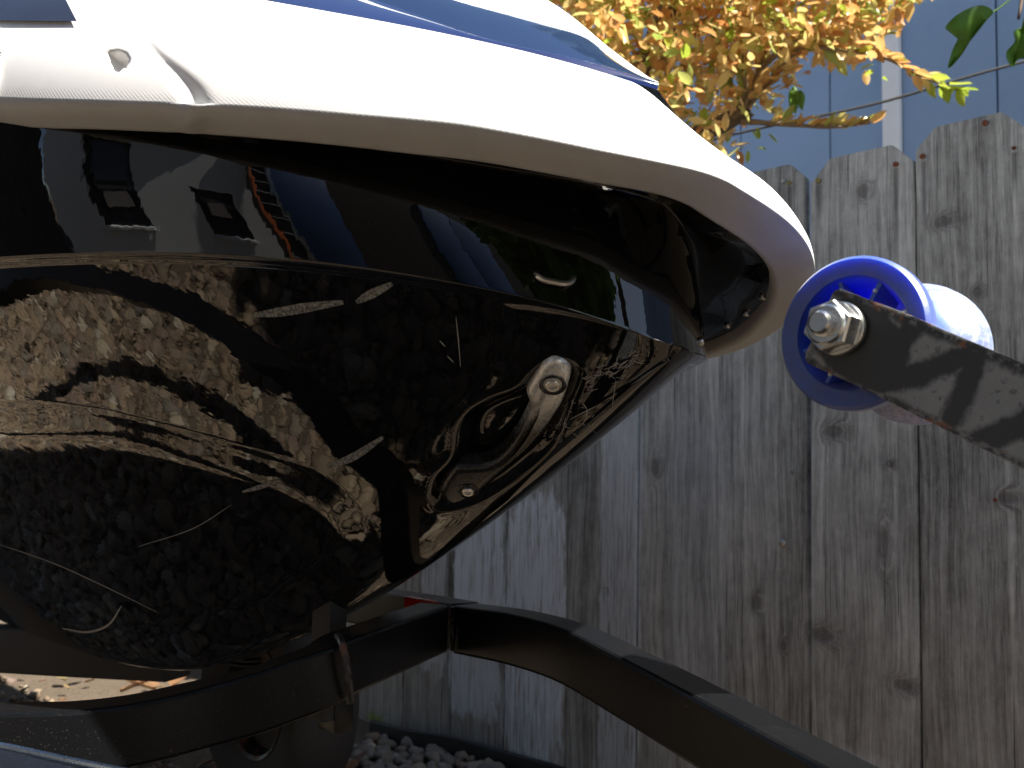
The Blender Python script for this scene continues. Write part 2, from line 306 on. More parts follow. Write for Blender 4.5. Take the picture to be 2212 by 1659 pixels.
def mat_roller(cx=0.0, cz=0.0, cy=9.0):
    b = NB('blue_poly_roller'); c = b.coord('World'); g = b.noise(c, 300, 4, 0.65); big = b.noise(c, 38, 5, 0.65); sp = b.n('SeparateXYZ'); b.put(sp.inputs[0], c)
    dx = b.math('SUBTRACT', sp.outputs[0], cx); dz = b.math('SUBTRACT', sp.outputs[2], cz); rad = b.math('SQRT', b.math('ADD', b.math('MULTIPLY', dx, dx), b.math('MULTIPLY', dz, dz)))
    inner = b.step(rad, 0.0350, 0.0325); rub = b.step(big, 0.45, 0.7)
    d = b.mix(g, (0.003, 0.045, 0.30), (0.006, 0.085, 0.46)); d = b.mix(b.math('MULTIPLY', rub, 0.5), d, (0.05, 0.065, 0.19))
    scr = b.step(b.noise(b.map(c, (900, 160, 900)), 1.0, 3, 0.6), 0.63, 0.72); d = b.mix(b.math('MULTIPLY', scr, 0.3), d, (0.35, 0.38, 0.55))
    sun_glare = b.math('MULTIPLY', b.step(sp.outputs[1], cy+.055, cy+.075), b.math('ADD', 0.25, b.math('MULTIPLY', b.step(g, 0.4, 0.6), 0.4))); d = b.mix(sun_glare, d, (0.55, 0.60, 0.72))  # whitened far flange, sun glare put into the colour
    d = b.mix(inner, d, b.mix(g, (0.002, 0.06, 0.62), (0.006, 0.11, 0.80)))  # brighter recess blue paints in light coming through the plastic
    b.set(Base_Color=d, Roughness=b.math('ADD', 0.40, b.math('MULTIPLY', g, 0.25)), Subsurface_Weight=0.75, Subsurface_Scale=0.03, Transmission_Weight=0.10, IOR=1.5, Coat_Weight=1.0, Coat_Roughness=0.45, Coat_IOR=1.8, Sheen_Weight=0.4, Sheen_Roughness=0.45)
    b.b.inputs['Subsurface Radius'].default_value = (0.12, 0.4, 1.0); b.bump(g, 0.4, 0.0009); M['roller'] = b.m
def mat_leaf(name, stops, trans=0.5, rough=0.45):
    b = NB(name); g = b.n('NewGeometry'); c = b.ramp(g.outputs['Random Per Island'], stops)
    v = b.noise(b.coord('World'), 60, 3); c = b.mix(b.math('MULTIPLY', v, 0.3), c, b.mix(0.5, c, (0.05, 0.03, 0.01)))
    b.set(Base_Color=c, Roughness=rough, Specular_IOR_Level=0.5 if 'gold' in name else 0.25)
    tr = b.n('BsdfTranslucent'); b.put(tr.inputs[0], c); mx = b.n('MixShader'); mx.inputs[0].default_value = trans
    b.put(mx.inputs[1], b.b.outputs[0]); b.put(mx.inputs[2], tr.outputs[0]); b.put(b.out.inputs[0], mx.outputs[0]); M[name] = b.m
def mat_stone():
    b = NB('mixed_gravel'); g = b.n('NewGeometry'); c = b.coord('World')
    d = b.ramp(g.outputs['Random Per Island'], [(0, (0.248, 0.202, 0.163)), (0.16, (0.403, 0.310, 0.217)), (0.3, (0.310, 0.240, 0.225)), (0.45, (0.465, 0.372, 0.256)), (0.58, (0.264, 0.256, 0.240)), (0.72, (0.512, 0.411, 0.295)), (0.84, (0.372, 0.264, 0.209)), (0.93, (0.651, 0.558, 0.419)), (1, (0.700, 0.700, 0.651))])
    n_ = b.noise(c, 180, 5, 0.65); d = b.mix(1.0, d, (0.50, 0.45, 0.375), 'MULTIPLY'); d = b.mix(n_, b.mix(0.5, d, (0.07, 0.055, 0.04)), d)
    b.set(Base_Color=d, Roughness=0.78); b.bump(n_, 0.4, 0.002); M['stone'] = b.m
    b = NB('grey_pebbles'); g = b.n('ObjectInfo'); c = b.coord('World')
    d = b.ramp(g.outputs['Random'], [(0, (0.144, 0.129, 0.105)), (0.3, (0.216, 0.197, 0.167)), (0.55, (0.166, 0.136, 0.105)), (0.8, (0.259, 0.238, 0.205)), (0.93, (0.194, 0.136, 0.087)), (1, (0.324, 0.286, 0.223))])
    n_ = b.noise(c, 140, 5, 0.65); d = b.mix(n_, b.mix(0.55, d, (0.05, 0.045, 0.04)), d); b.set(Base_Color=d, Roughness=0.8); b.bump(n_, 0.35, 0.002); M['pebble'] = b.m
    b = NB('packed_soil'); c = b.coord('World'); n1 = b.noise(c, 5, 5, 0.6); n2 = b.noise(c, 80, 6, 0.7)
    d = b.mix(n2, b.mix(n1, (0.07, 0.05, 0.036), (0.12, 0.09, 0.062)), b.mix(n1, (0.11, 0.085, 0.06), (0.18, 0.145, 0.105)))
    b.set(Base_Color=d, Roughness=0.95, Specular_IOR_Level=0.15); b.bump(b.math('ADD', n2, b.noise(c, 22, 4)), 0.8, 0.012); M['soil'] = b.m
mat_wood(); mat_hull(); mat_white(); mat_trailer(); mat_stone()
simple('zinc', (0.62, 0.62, 0.60), 0.28, 1.0, 0.12, 120, 0.08)
simple('steel', (0.55, 0.54, 0.52), 0.3, 1.0, 0.2, 200, 0.1)
simple('gloss_blue', (0.012, 0.022, 0.085), 0.045, 0.0, 0.1, 20, IOR=1.6, Coat_Weight=0.6, Coat_Roughness=0.03)
simple('mirror_trim', (0.30, 0.38, 0.52), 0.06, 1.0, 0.05, 30, 0.05)
simple('dark_gloss', (0.02, 0.024, 0.04), 0.08, 0.0, 0.2, 30, IOR=1.6)
simple('black_rubber', (0.022, 0.02, 0.019), 0.75, 0.0, 0.35, 60, 0.3)
simple('black_plastic', (0.011, 0.011, 0.012), 0.25, 0.0, 0.2, 60, 0.05)
simple('siding', (0.29, 0.42, 0.60), 0.65, 0.0, 0.16, 2.2, 0.12)
simple('trim_white', (0.93, 0.94, 0.93), 0.55, 0.0, 0.05, 20)
simple('bark', (0.11, 0.075, 0.05), 0.9, 0.0, 0.5, 70, 0.8)
simple('twig', (0.19, 0.13, 0.075), 0.8, 0.0, 0.3, 70, 0.4)
simple('cable', (0.05, 0.047, 0.042), 0.6)
simple('brass', (0.33, 0.27, 0.12), 0.4, 0.9, 0.3, 300)
simple('rust', (0.22, 0.08, 0.045), 0.8, 0.2, 0.4, 250, 0.3)
simple('reflection_red', (0.42, 0.02, 0.012), 0.2, 0.0, 0.1)
simple('scratch', (0.34, 0.34, 0.335), 0.7, 0.0, 0.3, 500)
bq = NB('painted_reflection'); cq_ = bq.coord('World'); wq = bq.noise(bq.map(cq_, (500, 500, 200)), 1.0, 5, 0.75); bq.set(Base_Color=bq.mix(bq.step(wq, 0.42, 0.6), (0.06, 0.06, 0.06), (0.33, 0.34, 0.33)), Roughness=0.6); M['reflection_streak'] = bq.m  # pale colour for reflections painted on the hull
simple('galv', (0.30, 0.31, 0.31), 0.42, 0.6, 0.45, 260, 0.5)
simple('edging', (0.018, 0.018, 0.019), 0.6, 0.0, 0.3, 30, 0.3)
simple('grey_wall', (0.74, 0.76, 0.74), 0.8, 0.0, 0.06, 8)
simple('beige', (0.78, 0.68, 0.55), 0.8, 0.0, 0.1, 10)
simple('blue_paint', (0.03, 0.09, 0.24), 0.6, 0.0, 0.15, 8)
simple('orange_paint', (0.55, 0.13, 0.03), 0.6, 0.0, 0.2, 20)
simple('dark_wood', (0.035, 0.028, 0.024), 0.8, 0.0, 0.3, 12)
mat_leaf('gold_leaf', [(0, (0.55, 0.23, 0.07)), (0.2, (0.74, 0.42, 0.15)), (0.5, (0.82, 0.57, 0.22)), (0.75, (0.85, 0.67, 0.26)), (0.9, (0.66, 0.66, 0.20)), (1.0, (0.25, 0.36, 0.06))], 0.45, 0.3)
mat_leaf('green_leaf', [(0, (0.15, 0.32, 0.05)), (1, (0.22, 0.40, 0.08))], 0.6)
mat_leaf('lime_leaf', [(0, (0.34, 0.46, 0.05)), (1, (0.44, 0.50, 0.08))], 0.5)
mat_leaf('dry_leaf', [(0, (0.13, 0.065, 0.03)), (0.6, (0.22, 0.12, 0.06)), (1, (0.17, 0.17, 0.08))], 0.2)

# ------------------------------------------------------------------ ground
gsz = 60; nn = 90
gx = np.concatenate([np.linspace(-gsz, -4, 12), np.linspace(-3.9, 1.6, 110), np.linspace(1.8, gsz, 12)]); gy = np.concatenate([np.linspace(-gsz, -2.2, 12), np.linspace(-2.1, 2.2, 86), np.linspace(2.4, gsz, 12)])
GV = [(x, y, 0.008*math.sin(x*3.1+y*1.7)+0.006*math.sin(x*7.3-y*5.1)-0.006+random.uniform(-.003, .003)) for x in gx for y in gy]
ground = mesh_obj('ground', GV, grid_faces(len(gx), len(gy), flip=True), M['soil']); tag(ground, kind='structure')
def stone_shape(sub, seed):
    bm = bmesh.new(); bmesh.ops.create_icosphere(bm, subdivisions=sub, radius=1); r_ = random.Random(seed)
    pl = [(Vector((r_.gauss(0, 1), r_.gauss(0, 1), r_.gauss(0, 1))).normalized(), r_.uniform(.55, .85)) for _ in range(7)]
    for v in bm.verts:
        for n_, d in pl:
            e = v.co.dot(n_)-d
            if e > 0: v.co -= n_*e*0.85
        v.co *= 1+r_.uniform(-.05, .05)
    bm.verts.index_update(); V = np.array([v.co[:] for v in bm.verts]); Fc = np.array([[v.index for v in f.verts] for f in bm.faces]); bm.free()
    return V, Fc
def rot_rand(n):
    q = rng.normal(size=(n, 4)); q /= np.linalg.norm(q, axis=1)[:, None]; a, b_, c, d = q.T
    return np.stack([np.stack([1-2*(c*c+d*d), 2*(b_*c-d*a), 2*(b_*d+c*a)], 1), np.stack([2*(b_*c+d*a), 1-2*(b_*b_+d*d), 2*(c*d-b_*a)], 1), np.stack([2*(b_*d-c*a), 2*(c*d+b_*a), 1-2*(b_*b_+c*c)], 1)], 1)
def scatter(name, pts, sizes, shapes, mat, smooth=True):
    VV, FF, off = [], [], 0; n = len(pts); Rm = rot_rand(n); pick = rng.integers(0, len(shapes), n); fl = np.stack([rng.uniform(.8, 1.3, n), rng.uniform(.7, 1.1, n), rng.uniform(.45, .8, n)], 1)
    for k, (V, Fc) in enumerate(shapes):
        ix = np.where(pick == k)[0]
        loc = np.einsum('nij,nvj->nvi', Rm[ix], V[None]*fl[ix][:, None]*sizes[ix][:, None, None]) if len(ix) else np.zeros((0, len(V), 3))
        loc[:, :, 2] *= 0.75; loc += pts[ix][:, None]
        VV.append(loc.reshape(-1, 3)); FF.append((Fc[None]+(np.arange(len(ix))*len(V))[:, None, None]+off).reshape(-1, 3)); off += len(ix)*len(V)
    VV = np.concatenate(VV); FF = np.concatenate(FF); me = bpy.data.meshes.new(name)
    me.vertices.add(len(VV)); me.vertices.foreach_set('co', VV.astype(np.float32).ravel()); me.loops.add(FF.size); me.loops.foreach_set('vertex_index', FF.astype(np.int32).ravel())
    me.polygons.add(len(FF)); me.polygons.foreach_set('loop_start', np.arange(0, FF.size, 3, dtype=np.int32)); me.polygons.foreach_set('loop_total', np.full(len(FF), 3, np.int32))
    me.update(calc_edges=True); me.polygons.foreach_set('use_smooth', [smooth]*len(FF)); me.materials.append(mat)
    return link(name, me)
shapes = [stone_shape(2, s) for s in range(7)]; shapes_lo = [stone_shape(1, s+20) for s in range(6)]
def jitter_grid(x0, x1, y0, y1, d):
    X, Y = np.meshgrid(np.arange(x0, x1, d), np.arange(y0, y1, d)); P = np.stack([X.ravel(), Y.ravel()], 1); P += rng.uniform(-.42*d, .42*d, P.shape); return P
def gz(p): return 0.008*np.sin(p[:, 0]*3.1+p[:, 1]*1.7)+0.006*np.sin(p[:, 0]*7.3-p[:, 1]*5.1)-0.006
p1 = jitter_grid(-2.4, 0.1, -0.95, 0.62, 0.0245); s1 = rng.lognormal(math.log(0.0182), 0.32, len(p1))
gravel = scatter('gravel', np.c_[p1, gz(p1)+s1*.25], s1, shapes, M['stone']); tag(gravel, 'brown and grey gravel lying under and beside the watercraft', 'gravel', kind='stuff')
p2 = jitter_grid(-3.4, 1.2, -2.3, 0.9, 0.03); p2 = p2[~((p2[:, 0] > -2.32) & (p2[:, 0] < .12) & (p2[:, 1] > -.97) & (p2[:, 1] < .64))]
s2 = rng.lognormal(math.log(0.018), 0.35, len(p2)); s2[p2[:, 1] > .3] *= .7; keep = ~((p2[:, 1] > .3) & (rng.random(len(p2)) < .25)); p2, s2 = p2[keep], s2[keep]
gravel2 = scatter('gravel', np.c_[p2, gz(p2)+s2*.3], s2, shapes_lo, M['stone']); tag(gravel2, 'scattered gravel on the driveway soil around the trailer', 'gravel', kind='stuff')

# ------------------------------------------------------------------ wooden fence
FY, PITCHX = 1.4, 0.1715
fence = empty('wooden_fence', (-1.0, FY, 0)); tag(fence, 'weathered grey dog-eared plank fence behind the watercraft with pale paint smears', 'fence')
for i in range(-16, 5):
    x0 = -0.545+i*PITCHX; gap = random.choice([.0012, .0018, .0025, .0035]); w_ = PITCHX-gap; top = 1.152+random.uniform(-.008, .008); th = .017
    ch = .03+random.uniform(-.003, .004); cr = ch; w_, cr, top = (.165, .043, 1.158) if i == 0 else (w_, cr, top); dy = random.uniform(-.004, .004); lean = random.uniform(-.004, .004); bot = -.03
    o2 = [(x0, bot), (x0+w_, bot), (x0+w_, top-cr*1.0), (x0+w_-cr, top), (x0+ch, top), (x0, top-ch*1.05)]
    bm = bmesh.new(); nz = 14
    fr = [bm.verts.new((px+lean*pz, FY+dy, pz)) for px, pz in o2]; bk = [bm.verts.new((px+lean*pz, FY+dy+th, pz)) for px, pz in o2]
    bm.faces.new(fr); bm.faces.new(bk[::-1])
    for k in range(6): bm.faces.new((fr[k], bk[k], bk[(k+1) % 6], fr[(k+1) % 6]))
    bmesh.ops.recalc_face_normals(bm, faces=bm.faces[:])
    bmesh.ops.bevel(bm, geom=bm.edges[:], offset=.0018, segments=2, affect='EDGES')
    bm_obj('plank', bm, M['wood'], fence, sharp=50)
for z in (0.22, 0.93):
    box_obj('rail', (-3.4, FY+.024, z-.045), (0.5, FY+.062, z+.045), M['wood'], fence)
for x in (-2.1, 0.1):
    box_obj('post', (x, FY+.064, -.05), (x+.09, FY+.15, 1.1), M['wood'], fence)
def disc(name, P, n_, r, h, mat, parent, k=12, hole=0.0):
    n_ = np.asarray(n_, float); n_ /= np.linalg.norm(n_)
    pr = [(r, -h*.2), (r, h*.55), (r*.75, h*.95), (max(hole, 1e-4), h)] + ([(hole*.9, h*.3), (1e-4, h*.3)] if hole else [])
    return lathe_obj(name, pr, k, P, n_, mat, parent, sharp=50)
for px, py, m, r in ((1705, 395, 'brass', .0042), (1692, 392, 'steel', .0036), (1768, 390, 'brass', .0045), (1935, 355, 'rust', .0045), (1993, 338, 'rust', .0045), (2128, 266, 'rust', .0045), (1690, 1173, 'steel', .0062), (1712, 1020, 'steel', .0035), (1918, 1002, 'steel', .0035), (1060, 1520, 'steel', .0035), (1112, 1562, 'steel', .003), (2150, 1080, 'rust', .003), (2190, 320, 'rust', .003)):
    disc('nail', PY(px, py, FY-.0045), (0, -1, 0), r*.95, .003, M[m], fence, hole=r*.4 if m != 'steel' else 0)

# ------------------------------------------------------------------ house beyond the fence
house = empty('neighbour_house', (-1, 4.2, 0)); tag(house, 'blue-grey panelled house wall with a white corner board beyond the fence', 'house')
HY = 3.6; tx0 = PY(1912, 150, HY)[0]; tx1 = PY(1949, 150, HY)[0]; s0 = tx1+.02
seams = [PY(p, 150, HY)[0] for p in (1470, 1600, 1792)]; seams = [PY(1335, 150, HY)[0]] + [s for s in seams] + [tx0+.005]
for a, b_ in zip(seams[:-1], seams[1:]): box_obj('siding_panel', (a+.003, HY, 0), (b_-.003, HY+.03, 6), M['siding'], house, .004)
sr = [tx1-.005, PY(2152, 80, HY)[0], 1.4, 2.6, 3.8, 6]
for a, b_ in zip(sr[:-1], sr[1:]): box_obj('siding_panel', (a+.003, HY, 0), (b_-.003, HY+.03, 6), M['siding'], house, .004)
box_obj('trim_board', (tx0, HY-.035, 0), (tx1, HY-.003, 6.05), M['trim_white'], house, .004)
box_obj('backing_wall', (seams[0], HY+.04, 0), (6, HY+.2, 6), M['dark_wood'], house, 0)
cpath = spline([T(900, 470, 3.4), T(1600, 287, 2.9), T(1900, 222, 2.75), T(2130, 155, 2.65), T(2600, 30, 2.5), T(3200, -160, 2.4)], 40)
o = sweep_obj('overhead_cable', cpath, circ(.0042, 8), M['cable']); tag(o, 'thin dark cable sloping up across the blue house wall', 'cable')

# ------------------------------------------------------------------ personal watercraft
YC = 0.547; TIPR, TIPB, TIPC, ROLLB = -0.2988, -0.3272, -0.380, 0.2047
pwc = empty('personal_watercraft', (-1.3, YC, 0.33)); tag(pwc, 'personal watercraft with glossy black hull and white deck on the trailer', 'watercraft')
def HB(X, tip, c0, c1, c2, c3):
    s_ = np.sqrt(np.maximum(tip-np.asarray(X, float), 0)); return c0*np.tanh(c1*s_/c0+c2*s_**2+c3*s_**3)
def hb_r(X): return HB(X, TIPR, .4403, .5857, .2906, .1307)
def hb_rb(X): return HB(X, TIPB, .4238, .5694, .2861, .129)
def hb_c(X): return HB(X, TIPC, .41, .42, .78, .45)
def hb_s(X): return HB(X, TIPC-.014, .42, .43, .95, .50)
def zpoly(a, z0, z1, z2, z3):
    a = np.asarray(a, float); f_ = lambda q: z0+z1*q+z2*q**2+z3*q**3; d1 = z1+2*z2*.6+3*z3*.36
    return np.where(a < .6, f_(np.clip(a, 0, .6)), f_(.6)+d1*.3*(1-np.exp(-np.maximum(a-.6, 0)/.3)))
def mir(P): P = np.asarray(P, float); b_ = YC-P[..., 1]; return np.stack([P[..., 0], YC+b_, P[..., 2]-2*ROLLB*b_], -1)
def solve(px, py, hb):
    ts = np.linspace(.3, 2.2, 4000); P = CAM+ts[:, None]*ray(px, py)[None]; g = (YC-P[:, 1])-hb(P[:, 0])
    ok = np.where((g[:-1] > 0) & (g[1:] <= 0))[0]
    i = ok[0] if len(ok) else int(np.argmin(np.abs(g))); return P[i]
RIDGE = [(20, 215), (200, 219), (400, 225), (560, 232), (780, 250), (1000, 270), (1150, 297), (1300, 328), (1430, 354), (1540, 378), (1600, 402)]
RBOT = [(0, 272), (200, 276), (400, 284), (640, 302), (870, 327), (1040, 346), (1170, 370), (1300, 395), (1400, 412), (1480, 432), (1530, 460), (1565, 486)]
CHINE = [(0, 556), (100, 546), (250, 540), (400, 546), (600, 564), (800, 586), (1000, 612), (1200, 641), (1330, 672), (1430, 702), (1490, 726)]
def zmodel(picks, hb, tip, co):
    base = lambda X: zpoly(np.maximum(tip-np.asarray(X, float), 0), *co)+ROLLB*hb(X)
    Q = np.array([solve(x, y, hb) for x, y in picks]); Q = Q[np.argsort(Q[:, 0])]; res = Q[:, 2]-base(Q[:, 0])
    xs = np.r_[Q[0, 0]-.6, Q[0, 0]-.25, Q[:, 0], tip]; rs = np.r_[0, res[0]*.5, res, 0]
    g = np.linspace(xs[0], tip, 400); v = np.interp(g, xs, rs); k_ = np.exp(-np.linspace(-2, 2, 13)**2); k_ /= k_.sum(); v = np.convolve(np.pad(v, 6, 'edge'), k_, 'valid')
    v *= np.clip((tip-g)/.008, 0, 1)
    f_ = lambda X: base(X)+np.interp(X, g, v); f_.res = lambda X: np.interp(X, g, v)
    return f_
z_rg = zmodel(RIDGE, hb_r, TIPR, (.8168, -.0569, .2584, .0044)); z_rb = zmodel(RBOT, hb_rb, TIPB, (.806, -.0204, .1553, .0801))
cq = np.array([solve(x, y, hb_c) for x, y in CHINE]); cpf = np.polyfit(cq[:, 0], cq[:, 2], 3); clo = cq[:, 0].min()
def z_c(X):
    X = np.asarray(X, float); s_ = np.polyval(np.polyder(cpf), clo); return np.where(X < clo, np.polyval(cpf, clo)+s_*.35*(1-np.exp(-(clo-np.minimum(X, clo))/.35))*-1, np.polyval(cpf, np.maximum(X, clo)))
KEEL = [(1497, 783), (1430, 838), (1365, 886), (1225, 990), (1090, 1087), (950, 1190), (840, 1270), (740, 1335), (600, 1395), (470, 1440)]
kq = np.array([PY(x, y, YC) for x, y in KEEL]); kpf = np.polyfit(kq[:, 0], kq[:, 2], 4); klo = kq[:, 0].min()
def z_k(X):
    X = np.asarray(X, float); s_ = np.polyval(np.polyder(kpf), klo); return np.where(X < klo, np.polyval(kpf, klo)-s_*.2*(1-np.exp(-(klo-np.minimum(X, klo))/.2)), np.polyval(kpf, np.maximum(X, klo)))
AMAX = 2.9
def stations(n, pw=2.0): return AMAX*np.linspace(0, 1, n)**pw
def pt(X, hb, z): return np.stack([X, YC-hb, z], -1)
zk0 = float(z_k(TIPC)); zc0 = float(z_c(TIPC))
print('knuckle keel', zk0, 'chine', zc0, 'ridge tip', float(z_rg(TIPR)), 'rb tip', float(z_rb(TIPB)))
def section(a):
    """one starboard section, keel to flange, as rows of points"""
    Xc = TIPC-a; hbc, zc = hb_c(Xc), z_c(Xc)-.013*np.exp(-a/.022); zk = np.minimum(z_k(Xc-.008+.027*np.exp(-a/.07)), zc-.006)
    rows = []
    k = np.clip(a/.10, 0, 1); k = k*k*(3-2*k); lip = .0055*k
    vs = np.linspace(0, 1, 150)
    for v in vs:                                                           # keel to chine
        ek = .05+.30*np.exp(-a/.14); rows.append(pt(Xc-.008*(1-v), (hbc-lip)*np.sqrt(v*(v+2*ek)/(1+2*ek)), zk+(zc-.006*k-zk)*(v**1.04)))
    for th in np.linspace(0, 1, 7)[1:]:                                    # small rounded ledge
        A_ = th*math.pi; rows.append(pt(Xc, hbc-lip*.5-lip*.5*math.cos(A_)+0*a, zc-.006*k+.006*k*(th)))
    Xs = TIPC-.014-a; hbs, zs = hb_s(Xs), z_rb(Xs)+.008
    zs = np.maximum(zs, zc+.02)
    for v in np.linspace(0, 1, 60)[1:]:
        bl = .0055*k*math.sin(math.pi*v)
        rows.append(pt(Xc+(Xs-Xc)*v, hbc+(hbs-hbc)*v+bl, zc+(zs-zc)*v))
    Xf = TIPB-.004-a; hbf = hb_rb(TIPB-a)-.004; zf = z_rb(TIPB-a)+.010
    p_ = rows[-1]; q_ = pt(Xf, np.maximum(hbf, 0), zf)
    for v in np.linspace(0, 1, 26)[1:]:                                    # fillet and flange underside
        w1 = v**1.6; rows.append(np.stack([p_[:, 0]+(q_[:, 0]-p_[:, 0])*w1, p_[:, 1]+(q_[:, 1]-p_[:, 1])*w1, p_[:, 2]+(q_[:, 2]-p_[:, 2])*v+.010*math.sin(math.pi*min(1, v*1.0))*(1-v)], -1))
    return np.stack(rows, 1)                                               # stations x rows x 3
A_ = stations(420, 1.8); HS = section(A_); n_, m_ = HS.shape[:2]
def grid_normals(G):
    du = np.gradient(G, axis=0); dv = np.gradient(G, axis=1); N = np.cross(du, dv); l = np.linalg.norm(N, axis=2, keepdims=True); return N/np.maximum(l, 1e-12)
def poly_sd(px, py, poly):
    """signed distance in sight-plane pixels, positive inside"""
    P = np.asarray(poly, float); d = np.full(px.shape, 1e9); ins = np.zeros(px.shape, bool)
    for i in range(len(P)):
        a, b_ = P[i], P[(i+1) % len(P)]; e = b_-a; L = max((e*e).sum(), 1e-9)
        h = np.clip(((px-a[0])*e[0]+(py-a[1])*e[1])/L, 0, 1); d = np.minimum(d, np.hypot(px-a[0]-h*e[0], py-a[1]-h*e[1]))
        c1 = (a[1] > py) != (b_[1] > py); xi = a[0]+(py-a[1])/(b_[1]-a[1]+1e-12)*e[0]; ins ^= c1 & (px < xi)
    return np.where(ins, d, -d)
def smooth_poly(pts, n=120, closed=False):
    q = [(*p, 0) for p in pts]; q = q+[q[0]] if closed else q; return spline(q, n)[:, :2]
PAD = np.vstack([smooth_poly([(-900, 800), (-300, 840), (0, 868), (200, 882), (350, 915), (500, 958), (620, 996), (710, 1036), (760, 1082), (785, 1135), (783, 1178), (750, 1235), (690, 1290), (600, 1345), (470, 1392), (380, 1425)], 200), [(300, 1700), (-900, 1900)]])
HAND = smooth_poly([(926, 1072), (938, 1030), (975, 990), (988, 930), (1012, 890), (1060, 862), (1120, 838), (1150, 806), (1190, 780), (1232, 784), (1250, 812), (1232, 870), (1212, 930), (1180, 985), (1120, 1040), (1060, 1078), (990, 1098), (945, 1098)], 160, True)
NR = grid_normals(HS); 
if NR[200, 80, 1] > 0: NR = -NR
QX, QY = project(HS); front = (NR@F0) < .5
rowi = np.arange(m_)[None, :]*np.ones((n_, 1)); hullmask = sm(rowi, 0, 12)*(1-sm(rowi, 140, 150))
sdp = poly_sd(QX, QY, PAD)
disp = sm(sdp, -2, 70)*.0030 + sm(sdp, -3, 7)*.0005
disp = disp*sm(rowi, 4, 26)*(1-sm(rowi, 144, 149))
sdh = poly_sd(QX, QY, HAND)
disp -= (sm(sdh, 0, 18)*.006+sm(sdh, 14, 50)*.011)*hullmask
rim = np.exp(-((sdh+5)/6.0)**2)*.0007*hullmask; disp += rim
FAC = smooth_poly([(1062, 632), (1068, 700), (1052, 780), (1020, 840), (940, 930), (925, 1000), (1400, 1100), (1700, 700), (1400, 640)], 120, True)   # shallow facet forward of the tow handle
sdf_ = poly_sd(QX, QY, FAC); disp -= sm(sdf_, -3, 60)*.0020*hullmask*(1-sm(rowi, 136, 149))
HD = HS+NR*disp[..., None]
bst = YC-HS[..., 1]; wr = (.35+.65*sm(rowi, 100, 240))*ROLLB
HM = np.stack([HS[..., 0], YC+bst, HS[..., 2]-2*wr*bst], -1)
pick_ = [i for i in range(n_-1, 0, -1) if i < 70 or i % 4 == 0 or i == n_-1]
HA = np.concatenate([HM[pick_], HD]); hv = HA.reshape(-1, 3); hf = grid_faces(HA.shape[0], m_, flip=True)
hull = mesh_obj('hull', hv, hf, M['hull'], pwc)
tr = np.vstack([HS[-1, ::6], HM[-1, ::6][::-1]]); mesh_obj('transom', tr, [tuple(range(len(tr)))], M['hull'], pwc, smooth=False)
bvh = BVHTree.FromPolygons([tuple(v) for v in hv], [f for f in hf])
def on_hull(px, py, off=0.0):
    d = ray(px, py); h = bvh.ray_cast(Vector(CAM), Vector(d).normalized())
    if h[0] is None: return None, None
    n__ = h[1] if h[1].dot(Vector(d)) < 0 else -h[1]
    return np.array(h[0]+n__*off), np.array(n__)

# bumper rail: swept lip, shaded underside, textured shoulder, rolling over to the deck
def rail_rows(a):
    rows = []
    Xr = TIPR-a; h_r = hb_r(Xr); zr = z_rg(Xr); Xb = TIPB-a; h_b = hb_rb(Xb); zb = z_rb(Xb)
    Xi = Xb-.006; rows.append(pt(Xi, np.maximum(h_b-.005, 0), zb+.014)); rows.append(pt(Xb-.004, np.maximum(h_b-.004, 0), zb+.002))
    rows.append(pt(Xb-.002, np.maximum(h_b-.0025, 0), zb)); rows.append(pt(Xb, h_b, zb-.0003))
    for v in np.linspace(.05, 1, 14):
        bl = .0035*math.sin(math.pi*v); rows.append(pt(Xb+(Xr-Xb)*v+bl, h_b+(h_r-h_b)*v+bl*np.minimum(1, a/.05), zb+(zr-zb)*v))
    return rows, (Xr, h_r, zr)
A3 = stations(640, 2.2); rows, (Xr, h_r, zr) = rail_rows(A3)
DECKPX = [(-250, -150), (0, -112), (300, -52), (560, 0), (700, 26), (900, 65), (1090, 105), (1250, 140), (1375, 176), (1470, 211), (1540, 256), (1590, 300)]
def hb_d(X): return np.maximum(HB(X, TIPR-.03, .345, .50, .29, .13), 0)
dq = np.array([solve(x, y, hb_d) for x, y in DECKPX]); dq = dq[np.argsort(dq[:, 0])]
Xd = TIPR-.03-A3; hd = hb_d(Xd)
zd_fit = np.polyfit(dq[:, 0], dq[:, 2]-ROLLB*hb_d(dq[:, 0]), 3); dlo = dq[0, 0]
zd = np.polyval(zd_fit, np.maximum(Xd, dlo))+ROLLB*hd
tipz = zr[0]+.036; kz = sm(A3, .0, .03); zd = np.where(A3 < .03, np.maximum(tipz+ROLLB*hd+(zd-tipz-ROLLB*hd)*kz, zr+.018), zd)
for v in np.linspace(0, 1, 90)[1:]:                                          # shoulder above the ridge, up to the hood line
    w1 = v**1.75; w2 = 1-(1-v)**1.35
    rows.append(pt(Xr+(Xd-Xr)*w1, h_r+(hd-h_r)*w1, zr+(zd-zr)*w2))
RG = np.stack(rows, 1)
def rail_mesh(G, name, mat, flip, parent, lo=0, hi=None):
    G = G[:, lo:hi]; n, m = G.shape[:2]; o_ = mesh_obj(name, G.reshape(-1, 3), grid_faces(n, m, flip=flip), mat, parent)
    me = o_.data; uv = me.uv_layers.new(name='UVMap'); L1 = np.r_[0, np.cumsum(np.linalg.norm(np.diff(G[:, min(12, m-1)], axis=0), axis=1))]
    L2 = np.r_[0, np.cumsum(np.linalg.norm(np.diff(G[n//2], axis=0), axis=1))]; L2 = L2-(L2[-1] if lo == 0 else 0); vi = np.zeros(len(me.loops), np.int32); me.loops.foreach_get('vertex_index', vi)
    uv.data.foreach_set('uv', np.stack([L1[vi//m], L2[vi % m]], 1).ravel()); return o_
